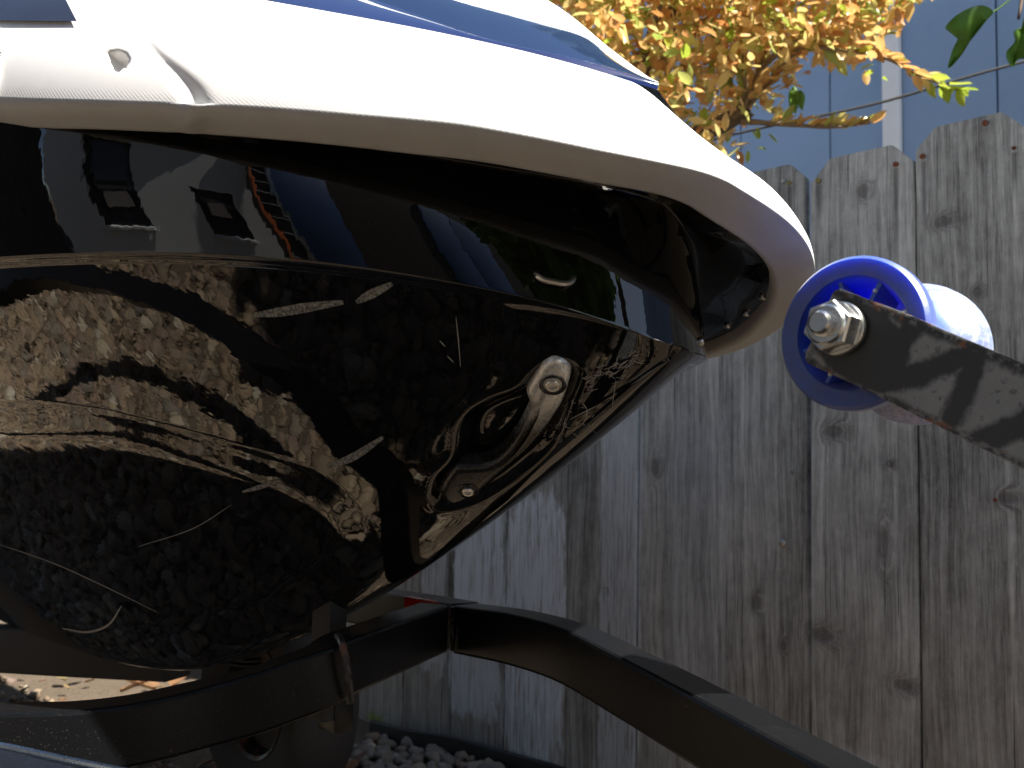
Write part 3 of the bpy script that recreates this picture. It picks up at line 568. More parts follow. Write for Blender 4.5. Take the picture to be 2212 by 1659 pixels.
# moulded flute where the nose cap ends, and the screw pocket, pressed into the rail
NRM = grid_normals(RG); NRM = np.where((NRM@F0 > 0)[..., None] & (np.arange(RG.shape[1]) < 18)[None, :, None], -NRM, NRM)
if NRM[300, -3, 2] < 0: NRM = -NRM
qx, qy = project(RG); fl = smooth_poly([(318, 92), (345, 125), (385, 165), (412, 200), (420, 228), (415, 252)], 60); dmin = np.full(qx.shape, 1e9); fdep = np.zeros(qx.shape)
for i in range(len(fl)-1):
    a, b_ = fl[i], fl[i+1]; e = b_-a; h = np.clip(((qx-a[0])*e[0]+(qy-a[1])*e[1])/((e*e).sum()), 0, 1); dd = np.hypot(qx-a[0]-h*e[0], qy-a[1]-h*e[1]); wdt = 5+(i/len(fl))*24
    nearer = dd/wdt < dmin; fdep = np.where(nearer, .25+.75*(i/len(fl)), fdep); dmin = np.minimum(dmin, dd/wdt)
POCK = smooth_poly([(232, 150), (231, 128), (234, 113), (250, 109), (268, 114), (275, 128), (270, 143), (258, 152)], 60, True)
RG = RG - NRM*((np.exp(-dmin**2)*fdep*.0042+sm(poly_sd(qx, qy, POCK), -1, 7)*.011)*(A3 > .1)[:, None])[..., None]
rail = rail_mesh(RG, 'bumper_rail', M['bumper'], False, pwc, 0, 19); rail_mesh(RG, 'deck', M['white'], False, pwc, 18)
RP = mir(np.stack(rows, 1)); RP[..., 2] -= z_rg.res(Xr)[:, None]*(1-sm(A3, .10, .2))[:, None]; RP = RP[::2]
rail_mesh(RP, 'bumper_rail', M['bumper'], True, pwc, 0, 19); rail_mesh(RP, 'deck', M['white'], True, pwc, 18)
bvr = BVHTree.FromPolygons([tuple(v) for v in RG.reshape(-1, 3)], grid_faces(*RG.shape[:2]))
def on_rail(px, py, off=0.0, tree=None):
    d = ray(px, py); h = (tree or bvr).ray_cast(Vector(CAM), Vector(d).normalized())
    if h[0] is None: return None, None
    n__ = h[1] if h[1].dot(Vector(d)) < 0 else -h[1]
    return np.array(h[0]+n__*off), np.array(n__)
# hood: blue flank, bright top strip, white centre, built from rising fore-and-aft lines and mirrored
crest = RG[:, -1]; cqx, _ = project(crest); ctd = (crest-CAM)@F0; oo = np.argsort(cqx)
def tD(px): return float(np.interp(px, cqx[oo], ctd[oo]))
def hb_line(pts, n=48): return spline([T(x, y, tD(x)+d) for x, y, d in pts], n)
L0 = hb_line([(1420, 194, .004), (1375, 180, .004), (1240, 141, .004), (1087, 108, .004), (850, 59, .004), (560, 4, .004), (200, -70, .004)])
L1 = hb_line([(1421, 192, .006), (1375, 176, .008), (1240, 136, .010), (1087, 102, .012), (960, 52, .035), (810, 0, .06), (450, -120, .11)])
L2 = hb_line([(1422, 190, .01), (1395, 176, .03), (1310, 112, .06), (1237, 62, .08), (1010, 0, .10), (800, -60, .12), (500, -170, .16)])
L3 = hb_line([(1423, 189, .02), (1396, 174, .05), (1310, 108, .08), (1198, 10, .10), (1080, -50, .14), (900, -120, .18), (600, -260, .24)])
def strip(name, a, b_, mat, k=8, bulge=.0):
    G = np.stack([a+(b_-a)*v+np.array([0, 0, bulge*math.sin(math.pi*v)]) for v in np.linspace(0, 1, k)], 1)
    return mesh_obj(name, G.reshape(-1, 3), grid_faces(*G.shape[:2]), mat, pwc)
strip('hood_flank', L0, L1, M['gloss_blue'], 8, .004); strip('hood_strip', L1, L2, M['mirror_trim'], 10, .004); strip('hood_centre', L2, L3, M['white'], 10, .004)
strip('hood_far_side', L3[2:], mir(L0)[2:]+np.array([0, .03, -.055]), M['white'], 6, .0)
seat_path = spline([(-1.15, YC+.02, 1.03), (-1.5, YC+.04, 1.16), (-2.2, YC+.05, 1.2), (-3.0, YC+.03, 1.05)], 30)
sweep_obj('seat', seat_path, rrect(.36, .26, .09, 5), M['black_rubber'], pwc)
AF = [crest[i] for i in range(0, len(crest), 16) if A3[i] > .75]; AFm = [mir(p) for p in AF]
mesh_obj('footwell', AF+AFm, [(i, i+1, len(AF)+i+1, len(AF)+i) for i in range(len(AF)-1)], M['white'], pwc)
# small parts of the watercraft
for px, py in ((1512, 738), (1572, 702), (1612, 676), (1648, 640)):
    p, n__ = on_hull(px, py)
    if p is None: continue
    disc('flange_screw', p, n__, .0034, .003, M['steel'], pwc, 14, .0013)
def px_patch(name, poly, tree, off, mat, n=14, m=10):
    """thin panel lying on a surface, its outline given by four corners (a, b along the top, c, d along the bottom)"""
    a, b_, c, d = [np.array(q, float) for q in poly]; V = []
    for i in range(n):
        for j in range(m):
            u, v = i/(n-1), j/(m-1); q = (a*(1-u)+b_*u)*(1-v)+(d*(1-u)+c*u)*v; p, n__ = on_rail(q[0], q[1], off, tree); V.append(p if p is not None else T(q[0], q[1], .7))
    return mesh_obj(name, V, grid_faces(n, m), mat, pwc)
px_patch('side_panel', ((-160, -60), (112, -60), (171, 51), (-160, 46)), None, .0022, M['dark_gloss'])
# rear rail cover whose front end just enters the view
sel = np.where((qx[:, 44] < 27) & (A3 > .3))[0]
CV = RG[sel][:, 1:46]+NRM[sel][:, 1:46]*.0035; CV = np.concatenate([(RG[sel][:1, 1:46]-NRM[sel][:1, 1:46]*.001), CV[::1]]); mesh_obj('rear_rail_cover', CV.reshape(-1, 3), grid_faces(*CV.shape[:2]), M['white'], pwc)
BI = RG[sel][:, 28:36]+NRM[sel][:, 28:36]*.0055; BI = np.concatenate([RG[sel][:1, 28:36], BI]); mesh_obj('rubber_insert', BI.reshape(-1, 3), grid_faces(*BI.shape[:2]), M['black_rubber'], pwc)

# tow handle
OUT = [(1173, 790), (1195, 779), (1220, 786), (1234, 804), (1229, 835), (1217, 871), (1200, 900), (1182, 927), (1162, 953), (1135, 982), (1094, 1016), (1061, 1045), (1038, 1067), (1007, 1085), (978, 1094), (957, 1084), (949, 1067), (971, 1026), (984, 1013), (1018, 1011), (1052, 1007), (1083, 988), (1115, 950), (1135, 914), (1146, 885), (1137, 855), (1147, 833), (1162, 808)]
ring = [on_hull(x, y) for x, y in ((915, 960), (1000, 820), (1100, 760), (1270, 790), (1240, 930), (1120, 1060))]
rp = np.array([r_[0] for r_ in ring if r_[0] is not None]); hc = rp.mean(0); uu, ss_, vv = np.linalg.svd(rp-hc); hn = vv[2]; hn = -hn if hn@F0 > 0 else hn
def on_plane(px, py, off): d = ray(px, py); o_ = hc+hn*off; return CAM+d*(((o_-CAM)@hn)/(d@hn))
op = smooth_poly(OUT, 84, True)[:-1]
bm = bmesh.new(); fv = [bm.verts.new(tuple(on_plane(x, y, .006))) for x, y in op]; f = bm.faces.new(fv)
ex = bmesh.ops.extrude_face_region(bm, geom=[f]); nv = [v for v in ex['geom'] if isinstance(v, bmesh.types.BMVert)]
for v in nv: v.co -= Vector(hn)*.016
bm.normal_update(); fr_ = [e for e in bm.edges if e.verts[0] in fv and e.verts[1] in fv]
bmesh.ops.bevel(bm, geom=fr_, offset=.0068, segments=6, affect='EDGES', profile=.5); bmesh.ops.recalc_face_normals(bm, faces=bm.faces[:])
bh = NB('sun_toned_handle_plastic'); hcr = bh.coord('World'); sepz = bh.n('SeparateXYZ'); bh.put(sepz.inputs[0], hcr)
sunlit_end = bh.math('MULTIPLY', bh.step(bh.math('ADD', sepz.outputs[2], bh.math('MULTIPLY', bh.noise(hcr, 90, 5, .7), .03)), .685, .725), bh.math('ADD', .35, bh.math('MULTIPLY', bh.noise(bh.map(hcr, (260, 260, 90)), 1, 5, .75), .9)), clamp=True)  # paler upper end paints sunlight onto the handle, broken up by noise
bh.set(Base_Color=bh.mix(sunlit_end, (.014, .014, .014), (.92, .92, .89)), Roughness=bh.math('ADD', .16, bh.math('MULTIPLY', bh.noise(hcr, 220, 4, .7), .22)), Metallic=bh.math('MULTIPLY', sunlit_end, .45)); bh.bump(bh.noise(hcr, 500, 4, .7), .25, .0006); M['handle'] = bh.m
handle = bm_obj('tow_handle', bm, M['handle'], pwc, sharp=60)
for x, y, r_ in ((1194, 832, 17), (1011, 1061, 15)):
    p = on_plane(x, y, .0062); rr = r_*.72/1998
    lathe_obj('bolt_well', [(rr*1.62, .0003), (rr*1.5, .0011), (rr*1.3, .0007), (rr*1.1, -.0002), (rr*.98, -.0015)], 20, p, hn, M['black_plastic'], handle)
    lathe_obj('socket_screw', [(rr*.9, -.001), (rr*.9, .0013), (rr*.78, .0021), (rr*.48, .0021), (rr*.45, .0006), (1e-4, .0006)], 18, p, hn, M['steel'], handle)
chine_loop_pts = [on_hull(x, y, o_) for x, y, o_ in ((1157, 592, .002), (1160, 600, .004), (1170, 608, .005), (1190, 613, .005), (1215, 617, .005), (1229, 612, .004), (1236, 602, .002))]
sweep_obj('chine_loop', spline([q[0] for q in chine_loop_pts], 24), circ(.0022, 8), M['steel'], pwc)  # thin bent steel bar laid on the chine
# scratches, scuff marks and painted reflection streaks lying on the gelcoat
def stroke(bm, pts, wpx, n=10, off=.0004):
    q = smooth_poly(pts, n); prev = None
    for i in range(n):
        t_ = q[min(i+1, n-1)]-q[max(i-1, 0)]; t_ = t_/max(np.linalg.norm(t_), 1e-6); nn_ = np.array([-t_[1], t_[0]]); w_ = wpx*(.35+.65*math.sin(math.pi*(i+.5)/n))/2
        a, _ = on_hull(*(q[i]+nn_*w_), off); b_, _ = on_hull(*(q[i]-nn_*w_), off)
        if a is None or b_ is None: prev = None; continue
        cur = (bm.verts.new(tuple(a)), bm.verts.new(tuple(b_)))
        if prev: bm.faces.new((prev[0], prev[1], cur[1], cur[0]))
        prev = cur
for pts, w_ in (([(985, 684), (990, 730), (995, 792)], 2.2), ([(950, 735), (962, 748)], 2.4), ([(966, 768), (980, 782)], 2.2), ([(1250, 862), (1268, 885), (1262, 910), (1240, 930)], 2.0), ([(1232, 905), (1290, 875)], 2.2), ([(1330, 820), (1322, 880)], 1.6), ([(1200, 950), (1215, 930), (1222, 900)], 1.6), ([(135, 1357), (190, 1365), (235, 1349), (263, 1308)], 4.5), ([(0, 1176), (120, 1218), (230, 1268), (340, 1322)], 1.6), ([(300, 1180), (420, 1140), (500, 1090)], 1.4)):
    bm = bmesh.new(); stroke(bm, pts, w_, 12); bm_obj('scratch', bm, M['scratch'], pwc)
for pts, w_ in (([(549, 680), (600, 674), (660, 664), (742, 652)], 22), ([(770, 652), (800, 636), (848, 612)], 20), ([(524, 1062), (560, 1052), (606, 1036)], 10), ([(706, 1008), (760, 988), (828, 944)], 17)):
    bm = bmesh.new(); stroke(bm, pts, w_, 16); bm_obj('reflection_streak', bm, M['reflection_streak'], pwc)  # pale strips paint reflections onto the hull
bm = bmesh.new()
for _ in range(60):
    u = random.random(); x = 1255+u*115+random.gauss(0, 6); y = 835-u*65+random.gauss(0, 11); L_ = random.uniform(6, 26); an = random.gauss(-.55, .5)
    stroke(bm, [(x, y), (x+L_*.5*math.cos(an), y+L_*.5*math.sin(an)+random.uniform(-1, 1)), (x+L_*math.cos(an), y+L_*math.sin(an))], random.uniform(.8, 2.2), 5)
for _ in range(22):
    x = random.uniform(1200, 1300); y = random.uniform(860, 960); stroke(bm, [(x, y), (x+random.uniform(-8, 8), y+random.uniform(-5, 5)), (x+random.uniform(-12, 12), y+random.uniform(-9, 9))], random.uniform(.7, 1.6), 5)
bmesh.ops.delete(bm, geom=[v for v in bm.verts if not v.link_faces], context='VERTS')
o = bm_obj('scuff_marks', bm, M['scratch'], pwc); o['kind'] = 'stuff'

# ------------------------------------------------------------------ boat trailer
trailer = empty('boat_trailer', (-.6, .55, 0)); tag(trailer, 'black steel boat trailer carrying the watercraft, with a blue bow roller', 'trailer')
def edge_path(picks, w_, h_, n=50):
    """centre line of a tube whose near top edge runs along the picks (x, y, depth)"""
    E = spline([T(*p) for p in picks], n); out = []
    for i in range(n):
        t_ = E[min(i+1, n-1)]-E[max(i-1, 0)]; t_ /= np.linalg.norm(t_); s_ = np.cross(t_, (0, 0, 1)); s_ /= np.linalg.norm(s_); u_ = np.cross(s_, t_)
        if s_@F0 < 0: s_ = -s_
        out.append(E[i]+s_*w_/2-u_*h_/2)
    return np.array(out)
TW, TH = .034, .047
tong = edge_path([(977, 1309, .93), (1090, 1325, .86), (1200, 1354, .80), (1320, 1412, .725), (1474, 1492, .64), (1650, 1588, .565), (1900, 1722, .485), (2300, 1930, .41), (2700, 2120, .36)], TW, TH)
sweep_obj('tongue', tong, rrect(TW, TH, .0032, 2), M['frame'], trailer)
arm = edge_path([(968, 1307, .925), (860, 1345, .83), (740, 1388, .755), (600, 1438, .735), (460, 1482, .725), (300, 1519, .70), (150, 1537, .685), (0, 1541, .68), (-160, 1543, .675)], TW, TH, 60)
arm = np.vstack([arm, spline([arm[-1], arm[-1]+np.array([-.05, -.055, -.004]), arm[-1]+np.array([-.16, -.13, -.01]), (-1.25, -.05, arm[-1][2]-.01), (-2.0, -.06, arm[-1][2]-.01), (-3.3, -.06, arm[-1][2]-.01)], 40)[1:]])
sweep_obj('front_arm', arm, rrect(TW, TH, .0032, 2), M['frame'], trailer)
beam = edge_path([(972, 1304, .955), (900, 1291, 1.03), (840, 1281, 1.10), (740, 1265, 1.24), (560, 1240, 1.6), (420, 1222, 2.1)], TW, TH, 30)
sweep_obj('centre_beam', beam, rrect(TW, TH, .0032, 2), M['frame'], trailer)
wl = [T(978, 1311, .926), T(976, 1345, .926), T(979, 1380, .926), T(977, 1405, .926)]; sweep_obj('weld_bead', spline(wl, 14), circ(.0028, 6), M['frame'], trailer)
# red block standing in for a reflection on the centre beam's inner face
mk_ = T(915, 1318, 1.0); box_obj('red_reflection', mk_-np.array([.03, .004, .012]), mk_+np.array([.03, .008, .012]), M['reflection_red'], trailer)
# clamp, cushion block and bunk post on the front arm
def tube_px(name, picks, r_, mat, n=16, k=8, parent=None): return sweep_obj(name, spline([T(*p) for p in picks], n), circ(r_, k), mat, parent or trailer)
tube_px('u_bolt', [(722, 1375, .80), (736, 1381, .755), (742, 1400, .745), (752, 1460, .742), (757, 1518, .745)], .0032, M['rusty'])
c_ = T(708, 1540, .79); box_obj('clamp_plate', c_+np.array([-.004, -.008, -.012]), c_+np.array([.022, .012, .016]), M['frame'], trailer, .003)
c_ = T(706, 1525, .775); box_obj('cushion_block', c_+np.array([-.016, -.010, -.012]), c_+np.array([.008, .010, .012]), M['black_rubber'], trailer, .004)
c_ = T(700, 1352, .90); box_obj('bunk_post', c_+np.array([-.022, .0, -.05]), c_+np.array([.010, .02, .045]), M['black_rubber'], trailer, .002)
sweep_obj('bunk', spline([T(380, 1412, 1.40), T(150, 1404, 1.5), T(-100, 1395, 1.7), T(-300, 1385, 2.0)], 24), rrect(.06, .075, .008), M['black_rubber'], trailer)
# leaf spring, axle and wheel on the far side
for k in range(4):
    sweep_obj('spring_leaf', spline([T(470, 1395+k*10, 1.62), T(550, 1404+k*10, 1.62), T(625, 1388+k*10, 1.62)], 14), rrect(.04, .004, .001, 1), M['rusty'], trailer)
wc = T(598, 1500, 1.60)
tyre = [(.092, -.045), (.12, -.058), (.155, -.062), (.17, -.050), (.177, -.03), (.179, 0), (.177, .03), (.17, .05), (.155, .062), (.12, .058), (.092, .045)]
wheel = lathe_obj('wheel', [(.01, -.030), (.045, -.030), (.05, -.022), (.085, -.022), (.092, -.046), (.098, -.05), (.098, .045), (.01, .03)], 40, wc, (0, 1, 0), M['rusty'], trailer)
lathe_obj('tyre', tyre, 56, wc, (0, 1, 0), M['black_rubber'], wheel)
lathe_obj('hub', [(1e-4, -.052), (.022, -.05), (.027, -.03)], 24, wc, (0, 1, 0), M['rusty'], wheel)
sweep_obj('axle', [wc, wc+np.array([0, -.06, .0]), wc+np.array([0, -.14, 0])], circ(.019, 12), M['frame'], trailer, up=(1, 0, 0))
# low galvanised step close to the lens
st_ = spline([T(-400, 1545, .60), T(0, 1612, .555), T(150, 1645, .535), T(300, 1676, .52), T(700, 1760, .49)], 24)
sweep_obj('step_plate', st_-np.array([-.0, .035, 0.002]), rrect(.075, .004, .0015, 2), M['galv'], trailer)
tube_px('step_rim', [(-400, 1547, .598), (0, 1611, .553), (150, 1643, .533), (300, 1673, .518), (700, 1757, .488)], .0022, M['zinc'], 24)

# bow roller, its bracket and its bolt
PYB = 0.512
def bp(x, y): q = PY(x, y, PYB); return (q[0], q[2])
pl = [bp(1814, 624), bp(1958, 678), bp(2212, 786), bp(2700, 1000), bp(2700, 1235), bp(2212, 1014), bp(1858, 837), bp(1739, 783), bp(1737, 768), bp(1797, 632), bp(1804, 625)]
strokes = [(bp(1985, 690), bp(1885, 830), .0055), (bp(1850, 690), bp(1900, 770), .0165), (bp(1790, 730), bp(1850, 800), .011), (bp(1885, 832), bp(1995, 805), .0065), (bp(1995, 805), bp(2105, 762), .0062), (bp(2108, 768), bp(2090, 830), .006), (bp(2090, 830), bp(2056, 905), .0055), (bp(2105, 960), bp(2215, 912), .006), (bp(2215, 912), bp(2300, 860), .006), (bp(1810, 632), bp(2230, 803), .0022), (bp(1745, 780), bp(2220, 1010), .0015), (bp(2120, 760), bp(2220, 790), .004)]
mat_bracket(strokes, ((bp(1739, 783), bp(2700, 1235)), (bp(1810, 624), bp(2700, 1000))))
bm = bmesh.new(); fv = [bm.verts.new((x, PYB, z)) for x, z in pl]; bk = [bm.verts.new((x, PYB+.0055, z)) for x, z in pl]
bm.faces.new(fv); bm.faces.new(bk[::-1])
for k in range(len(pl)): bm.faces.new((fv[k], bk[k], bk[(k+1) % len(pl)], fv[(k+1) % len(pl)]))
bmesh.ops.recalc_face_normals(bm, faces=bm.faces[:]); bmesh.ops.bevel(bm, geom=bm.edges[:], offset=.0009, segments=2, affect='EDGES')
bracket = bm_obj('roller_bracket', bm, M['bracket'], trailer)
pe = np.array([pl[3], pl[4]]).mean(0); box_obj('winch_post', (pe[0]-.03, PYB+.006, .45), (pe[0]+.025, PYB+.056, pe[1]+.05), M['frame'], trailer, .004)
ax0 = PY(1818, 712, PYB); AX = np.array([0.03, 1, -.055]); AX /= np.linalg.norm(AX)
RR = .0462; rl = .098; r0 = ax0+AX*.010; mat_roller(float(r0[0]), float(r0[2]), float(r0[1]))
prof = [(.0335, .004), (.0345, .001), (RR-.002, 0), (RR, .0025), (RR, .010), (RR-.003, .018), (.034, .032), (.030, .049), (.034, .066), (RR-.003, .080), (RR, .088), (RR, .0955), (RR-.002, rl), (.0335, rl), (.0325, rl-.003), (.026, rl-.03), (.026, .034), (.0322, .007)]
roller = lathe_obj('bow_roller', prof, 72, r0, AX, M['roller'], trailer, closed=True)
lathe_obj('hub_core', [(.009, -.001), (.0125, -.001), (.0135, .002), (.0135, rl-.002), (.0125, rl), (.009, rl)], 28, r0, AX, M['roller'], roller, closed=True)
ea = np.cross(AX, (0, 0, 1)); ea /= np.linalg.norm(ea); eb = np.cross(ea, AX)
for k in range(8):
    th = 2*math.pi*(k+.35)/8; rd = ea*math.cos(th)+eb*math.sin(th); tg = np.cross(AX, rd); bm = bmesh.new(); V = []
    for r_, h_ in ((.013, .004), (.033, .004), (.0265, .034), (.013, .034)):
        for sgn in (-1, 1): V.append(bm.verts.new(tuple(r0+AX*h_+rd*r_+tg*sgn*.0012)))
    for q in ((0, 2, 4, 6), (1, 7, 5, 3), (0, 1, 3, 2), (2, 3, 5, 4), (4, 5, 7, 6), (6, 7, 1, 0)): bm.faces.new([V[i] for i in q])
    bm_obj('rib', bm, M['roller'], roller)
    disc('sprue_mark', r0+AX*.0035+rd*.0275, -AX, .0012, .0016, M['trim_white'], roller, 8)
bx_ = ax0-AX*.0028
bolt = lathe_obj('bolt', [(1e-4, -.0275), (.0054, -.0275), (.0068, -.0262), (.0068, .14)], 28, ax0, AX, M['zinc'], trailer)
thr = []
for i in range(150):
    th = i*.42; thr.append(ax0+AX*(-.0245+i*.0002*.42/.42*1.0*.12+i*.00004)+(ea*math.cos(th)+eb*math.sin(th))*.0070)
sweep_obj('thread', thr, circ(.00045, 5), M['zinc'], bolt, up=AX)
def hexprism(name, org, r_, h0, h1, mat, parent, rot=0.0):
    bm = bmesh.new(); V = []
    for h_, rr in ((h0, r_*.93), (h0+.0016, r_), (h1-.001, r_), (h1, r_*.96)):
        V.append([bm.verts.new(tuple(org+AX*h_+(ea*math.cos(rot+i*math.pi/3)+eb*math.sin(rot+i*math.pi/3))*rr)) for i in range(6)])
    for a, b_ in zip(V[:-1], V[1:]):
        for i in range(6): bm.faces.new((a[i], a[(i+1) % 6], b_[(i+1) % 6], b_[i]))
    bm.faces.new(V[0][::-1]); bm.faces.new(V[-1]); return bm_obj(name, bm, mat, parent, sharp=25)
hexprism('nut', ax0, .0150, -.0185, -.0052, M['zinc'], bolt, .25)
lathe_obj('nut_collar', [(.0068, -.0205), (.0105, -.0203), (.0118, -.0190), (.0122, -.018)], 30, ax0, AX, M['zinc'], bolt)
lathe_obj('washer', [(.007, -.0052), (.0150, -.0052), (.0158, -.0044), (.0158, -.0022), (.007, -.0022)], 36, ax0, AX, M['zinc'], bolt)

# ------------------------------------------------------------------ trees
def leaf_mesh(name, items, mat, parent=None):
    """items: (position, direction, normal hint, length, width)"""
    V, Fc = [], []
    for p, d, nh, L_, W_ in items:
        d = d/np.linalg.norm(d); s_ = np.cross(d, nh); s_ /= max(np.linalg.norm(s_), 1e-6); n__ = np.cross(s_, d); b0 = len(V); cu = random.uniform(-.25, .25)*L_
        for f_, w_ in ((0, .06), (.22, .8), (.5, 1.0), (.78, .62)):
            for sg in (-1, 0, 1): V.append(p+d*L_*f_+s_*sg*W_*w_/2+n__*(abs(sg)*W_*.18-cu*f_*f_))
        V.append(p+d*L_-n__*cu)
        for r_ in range(3):
            for q in range(2): a = b0+r_*3+q; Fc.append((a, a+1, a+4, a+3))
        e = b0+9; Fc += [(e, e+1, b0+12), (e+1, e+2, b0+12)]
    return mesh_obj(name, V, Fc, mat, parent)
def rv(): v = rng.normal(size=3); return v/np.linalg.norm(v)
tree = empty('golden_tree', T(1350, 900, 2.6)*np.array([1, 1, 0])); tag(tree, 'shrubby tree with golden-orange leaves behind the fence, left of the white corner board', 'tree')
base = T(1300, 420, 2.65); base[2] = 0
trunk = spline([base, T(1340, 300, 2.6), T(1385, 160, 2.5), T(1430, 60, 2.45), T(1500, -120, 2.4), T(1560, -300, 2.4)], 30)
def taper(name, path, r0_, r1_, mat, parent, k=9):
    n = len(path); V = []; P_ = np.asarray(path)
    for i in range(n):
        t_ = P_[min(i+1, n-1)]-P_[max(i-1, 0)]; t_ /= np.linalg.norm(t_); s_ = np.cross(t_, (.3, .9, .2)); s_ /= np.linalg.norm(s_); u_ = np.cross(s_, t_); r_ = r0_+(r1_-r0_)*i/(n-1)
        for j in range(k): a = 2*math.pi*j/k; V.append(P_[i]+(s_*math.cos(a)+u_*math.sin(a))*r_*(1+.08*math.sin(j*2.3+i)))
    return mesh_obj(name, V, grid_faces(n, k, closed_v=True)+[tuple(range((n-1)*k, n*k))], mat, parent)
taper('trunk', trunk, .06, .02, M['bark'], tree)
stub = spline([T(1375, 330, 2.55), T(1480, 300, 2.35), T(1565, 262, 2.25), T(1618, 236, 2.22)], 16); taper('cut_branch', stub, .03, .021, M['bark'], tree)
brs = [[(1565, 262, 2.25), (1600, 240, 2.2), (1640, 150, 2.2), (1665, 60, 2.2), (1690, -60, 2.2)], [(1590, 250, 2.22), (1610, 200, 2.2), (1605, 120, 2.15), (1640, 20, 2.15)], [(1600, 245, 2.22), (1660, 180, 2.2), (1720, 110, 2.15), (1800, 60, 2.1), (1900, 0, 2.1)],
       [(1400, 130, 2.5), (1480, 60, 2.4), (1560, 20, 2.35), (1640, -60, 2.3)], [(1390, 150, 2.5), (1340, 60, 2.4), (1290, -20, 2.4)], [(1420, 90, 2.5), (1520, 120, 2.4), (1580, 60, 2.3)],
       [(1640, 150, 2.2), (1720, 90, 2.15), (1790, 105, 2.1), (1900, 120, 2.08), (1990, 165, 2.05), (2070, 195, 2.05)], [(1600, 262, 2.22), (1660, 266, 2.2), (1740, 272, 2.15), (1800, 275, 2.12), (1880, 266, 2.1)]]
twigs = []
for pk in brs:
    pth = spline([T(*p) for p in pk], 22); taper('branch', pth, .0075, .002, M['twig'], tree, 6); twigs.append(pth)
items, limes, greens = [], [], []
def add_leaf(p, lst, L_=None, dirv=None):
    L_ = L_ or random.uniform(.028, .05); d = rv()*.8+np.array([.1, -.1, -.25]) if dirv is None else dirv; lst.append((p, d, rv()*.7+np.array([0, 0, 1.]), L_, L_*random.uniform(.42, .58)))
CROWN = [(1150, -260), (2010, -260), (1985, -20), (1940, 30), (1885, 70), (1880, 105), (1800, 130), (1730, 112), (1690, 175), (1640, 215), (1600, 240), (1560, 262), (1590, 300), (1555, 330), (1400, 330), (1300, 220), (1180, 60)]
cp = np.array(CROWN, float); cnt = 0
while cnt < 7200:
    x, y = random.uniform(1150, 2000), random.uniform(-250, 330)
    sdv = poly_sd(np.array([x]), np.array([y]), cp)[0]
    dens = (1.0 if x < 1700 else .75)*(1 if y < 150 else .6)
    if sdv < 0 or random.random() > dens: continue
    c0 = T(x, y, random.uniform(2.05, 2.75)); k = random.randint(3, 6); ax_ = rv()*.6+np.array([.4, -.1, -.1])
    for j in range(k): add_leaf(c0+ax_*.02*j+rv()*.012, items if random.random() < .93 else limes)
    cnt += k
for pth, lo in ((twigs[6], 4), (twigs[7], 5), (twigs[2], 4), (twigs[0], 6), (twigs[1], 8), (twigs[5], 3)):
    for i in range(lo, 22):
        for _ in range(2 if pth is twigs[7] else 3):
            lst = limes if (pth is twigs[6] and i > 17) else items
            t_ = pth[min(i+1, 21)]-pth[i-1]; t_ = t_/np.linalg.norm(t_)
            add_leaf(pth[i]+rv()*.006, lst, random.uniform(.03, .05), t_*.8+np.array([0, 0, .7 if pth is twigs[7] else -.1])+rv()*.5)
for x, y in ((1640, 300), (1660, 290), (1625, 285), (1615, 325), (1635, 320), (1860, 150), (1870, 165), (1905, 170)): add_leaf(T(x, y, 2.2), limes, .03)
for x, y in ((1715, 185), (1730, 195), (1705, 200), (1395, 20), (1540, 40), (1600, 190)): add_leaf(T(x, y, 2.3), greens, .055, np.array([.1, 0, -1.]))
leaf_mesh('crown', items, M['gold_leaf'], tree); leaf_mesh('lime_leaves', limes, M['lime_leaf'], tree); leaf_mesh('green_leaves', greens, M['green_leaf'], tree)
# maple twig hanging in at the upper right
maple = empty('maple_tree', (1.75, 1.2, 0)); tag(maple, 'green maple leaves hanging from a twig at the upper right corner', 'tree')
tw = spline([T(2420, -420, 1.7), T(2300, -200, 1.6), T(2215, -30, 1.55), T(2200, 40, 1.52)], 16); taper('twig', tw, .006, .0025, M['bark'], maple, 7)
taper('leaf_stalk', spline([T(2228, -60, 1.55), T(2180, 0, 1.53), T(2128, 38, 1.52)], 10), .0018, .0012, M['green_leaf'], maple, 5)
def lobed(name, outline, t_, mid, parent, fold=.018):
    """a lobed leaf folded along its midrib: outline in sight-line pixels, mid = (stalk, tip)"""
    q = smooth_poly(outline, 56, True)[:-1]; a, b_ = np.array(mid[0], float), np.array(mid[1], float); e = b_-a; L_ = np.linalg.norm(e); e /= L_; nn_ = np.array([-e[1], e[0]]); V, Fc = [], []
    for x, y in q:
        s_ = np.clip(((x-a[0])*e[0]+(y-a[1])*e[1])/L_, 0, 1); m0 = a+e*L_*s_; h = (x-a[0])*nn_[0]+(y-a[1])*nn_[1]
        for f_ in (0, .5, 1.0):
            z_ = m0+(np.array([x, y])-m0)*f_; V.append(T(z_[0], z_[1], t_-.02*abs(h*f_)/60+.006*math.sin(s_*9+f_*2)))
    n = len(q)
    for i in range(n):
        j = (i+1) % n
        for k in range(2): Fc.append((i*3+k, i*3+k+1, j*3+k+1, j*3+k))
    o_ = mesh_obj(name, V, Fc, M['green_leaf'], parent); md = o_.modifiers.new('thick', 'SOLIDIFY'); md.thickness = .0005; return o_
lobed('leaf', [(2133, 42), (2146, 26), (2126, 12), (2098, 16), (2060, 38), (2042, 62), (2062, 64), (2072, 72), (2058, 108), (2049, 147), (2076, 120), (2098, 86), (2115, 62)], 1.5, ((2133, 42), (2050, 145)), maple)
lobed('leaf', [(2206, 60), (2222, 20), (2260, 30), (2270, 80), (2250, 130), (2200, 128), (2188, 145), (2176, 130), (2174, 112), (2192, 90), (2190, 68)], 1.5, ((2210, 50), (2190, 140)), maple)

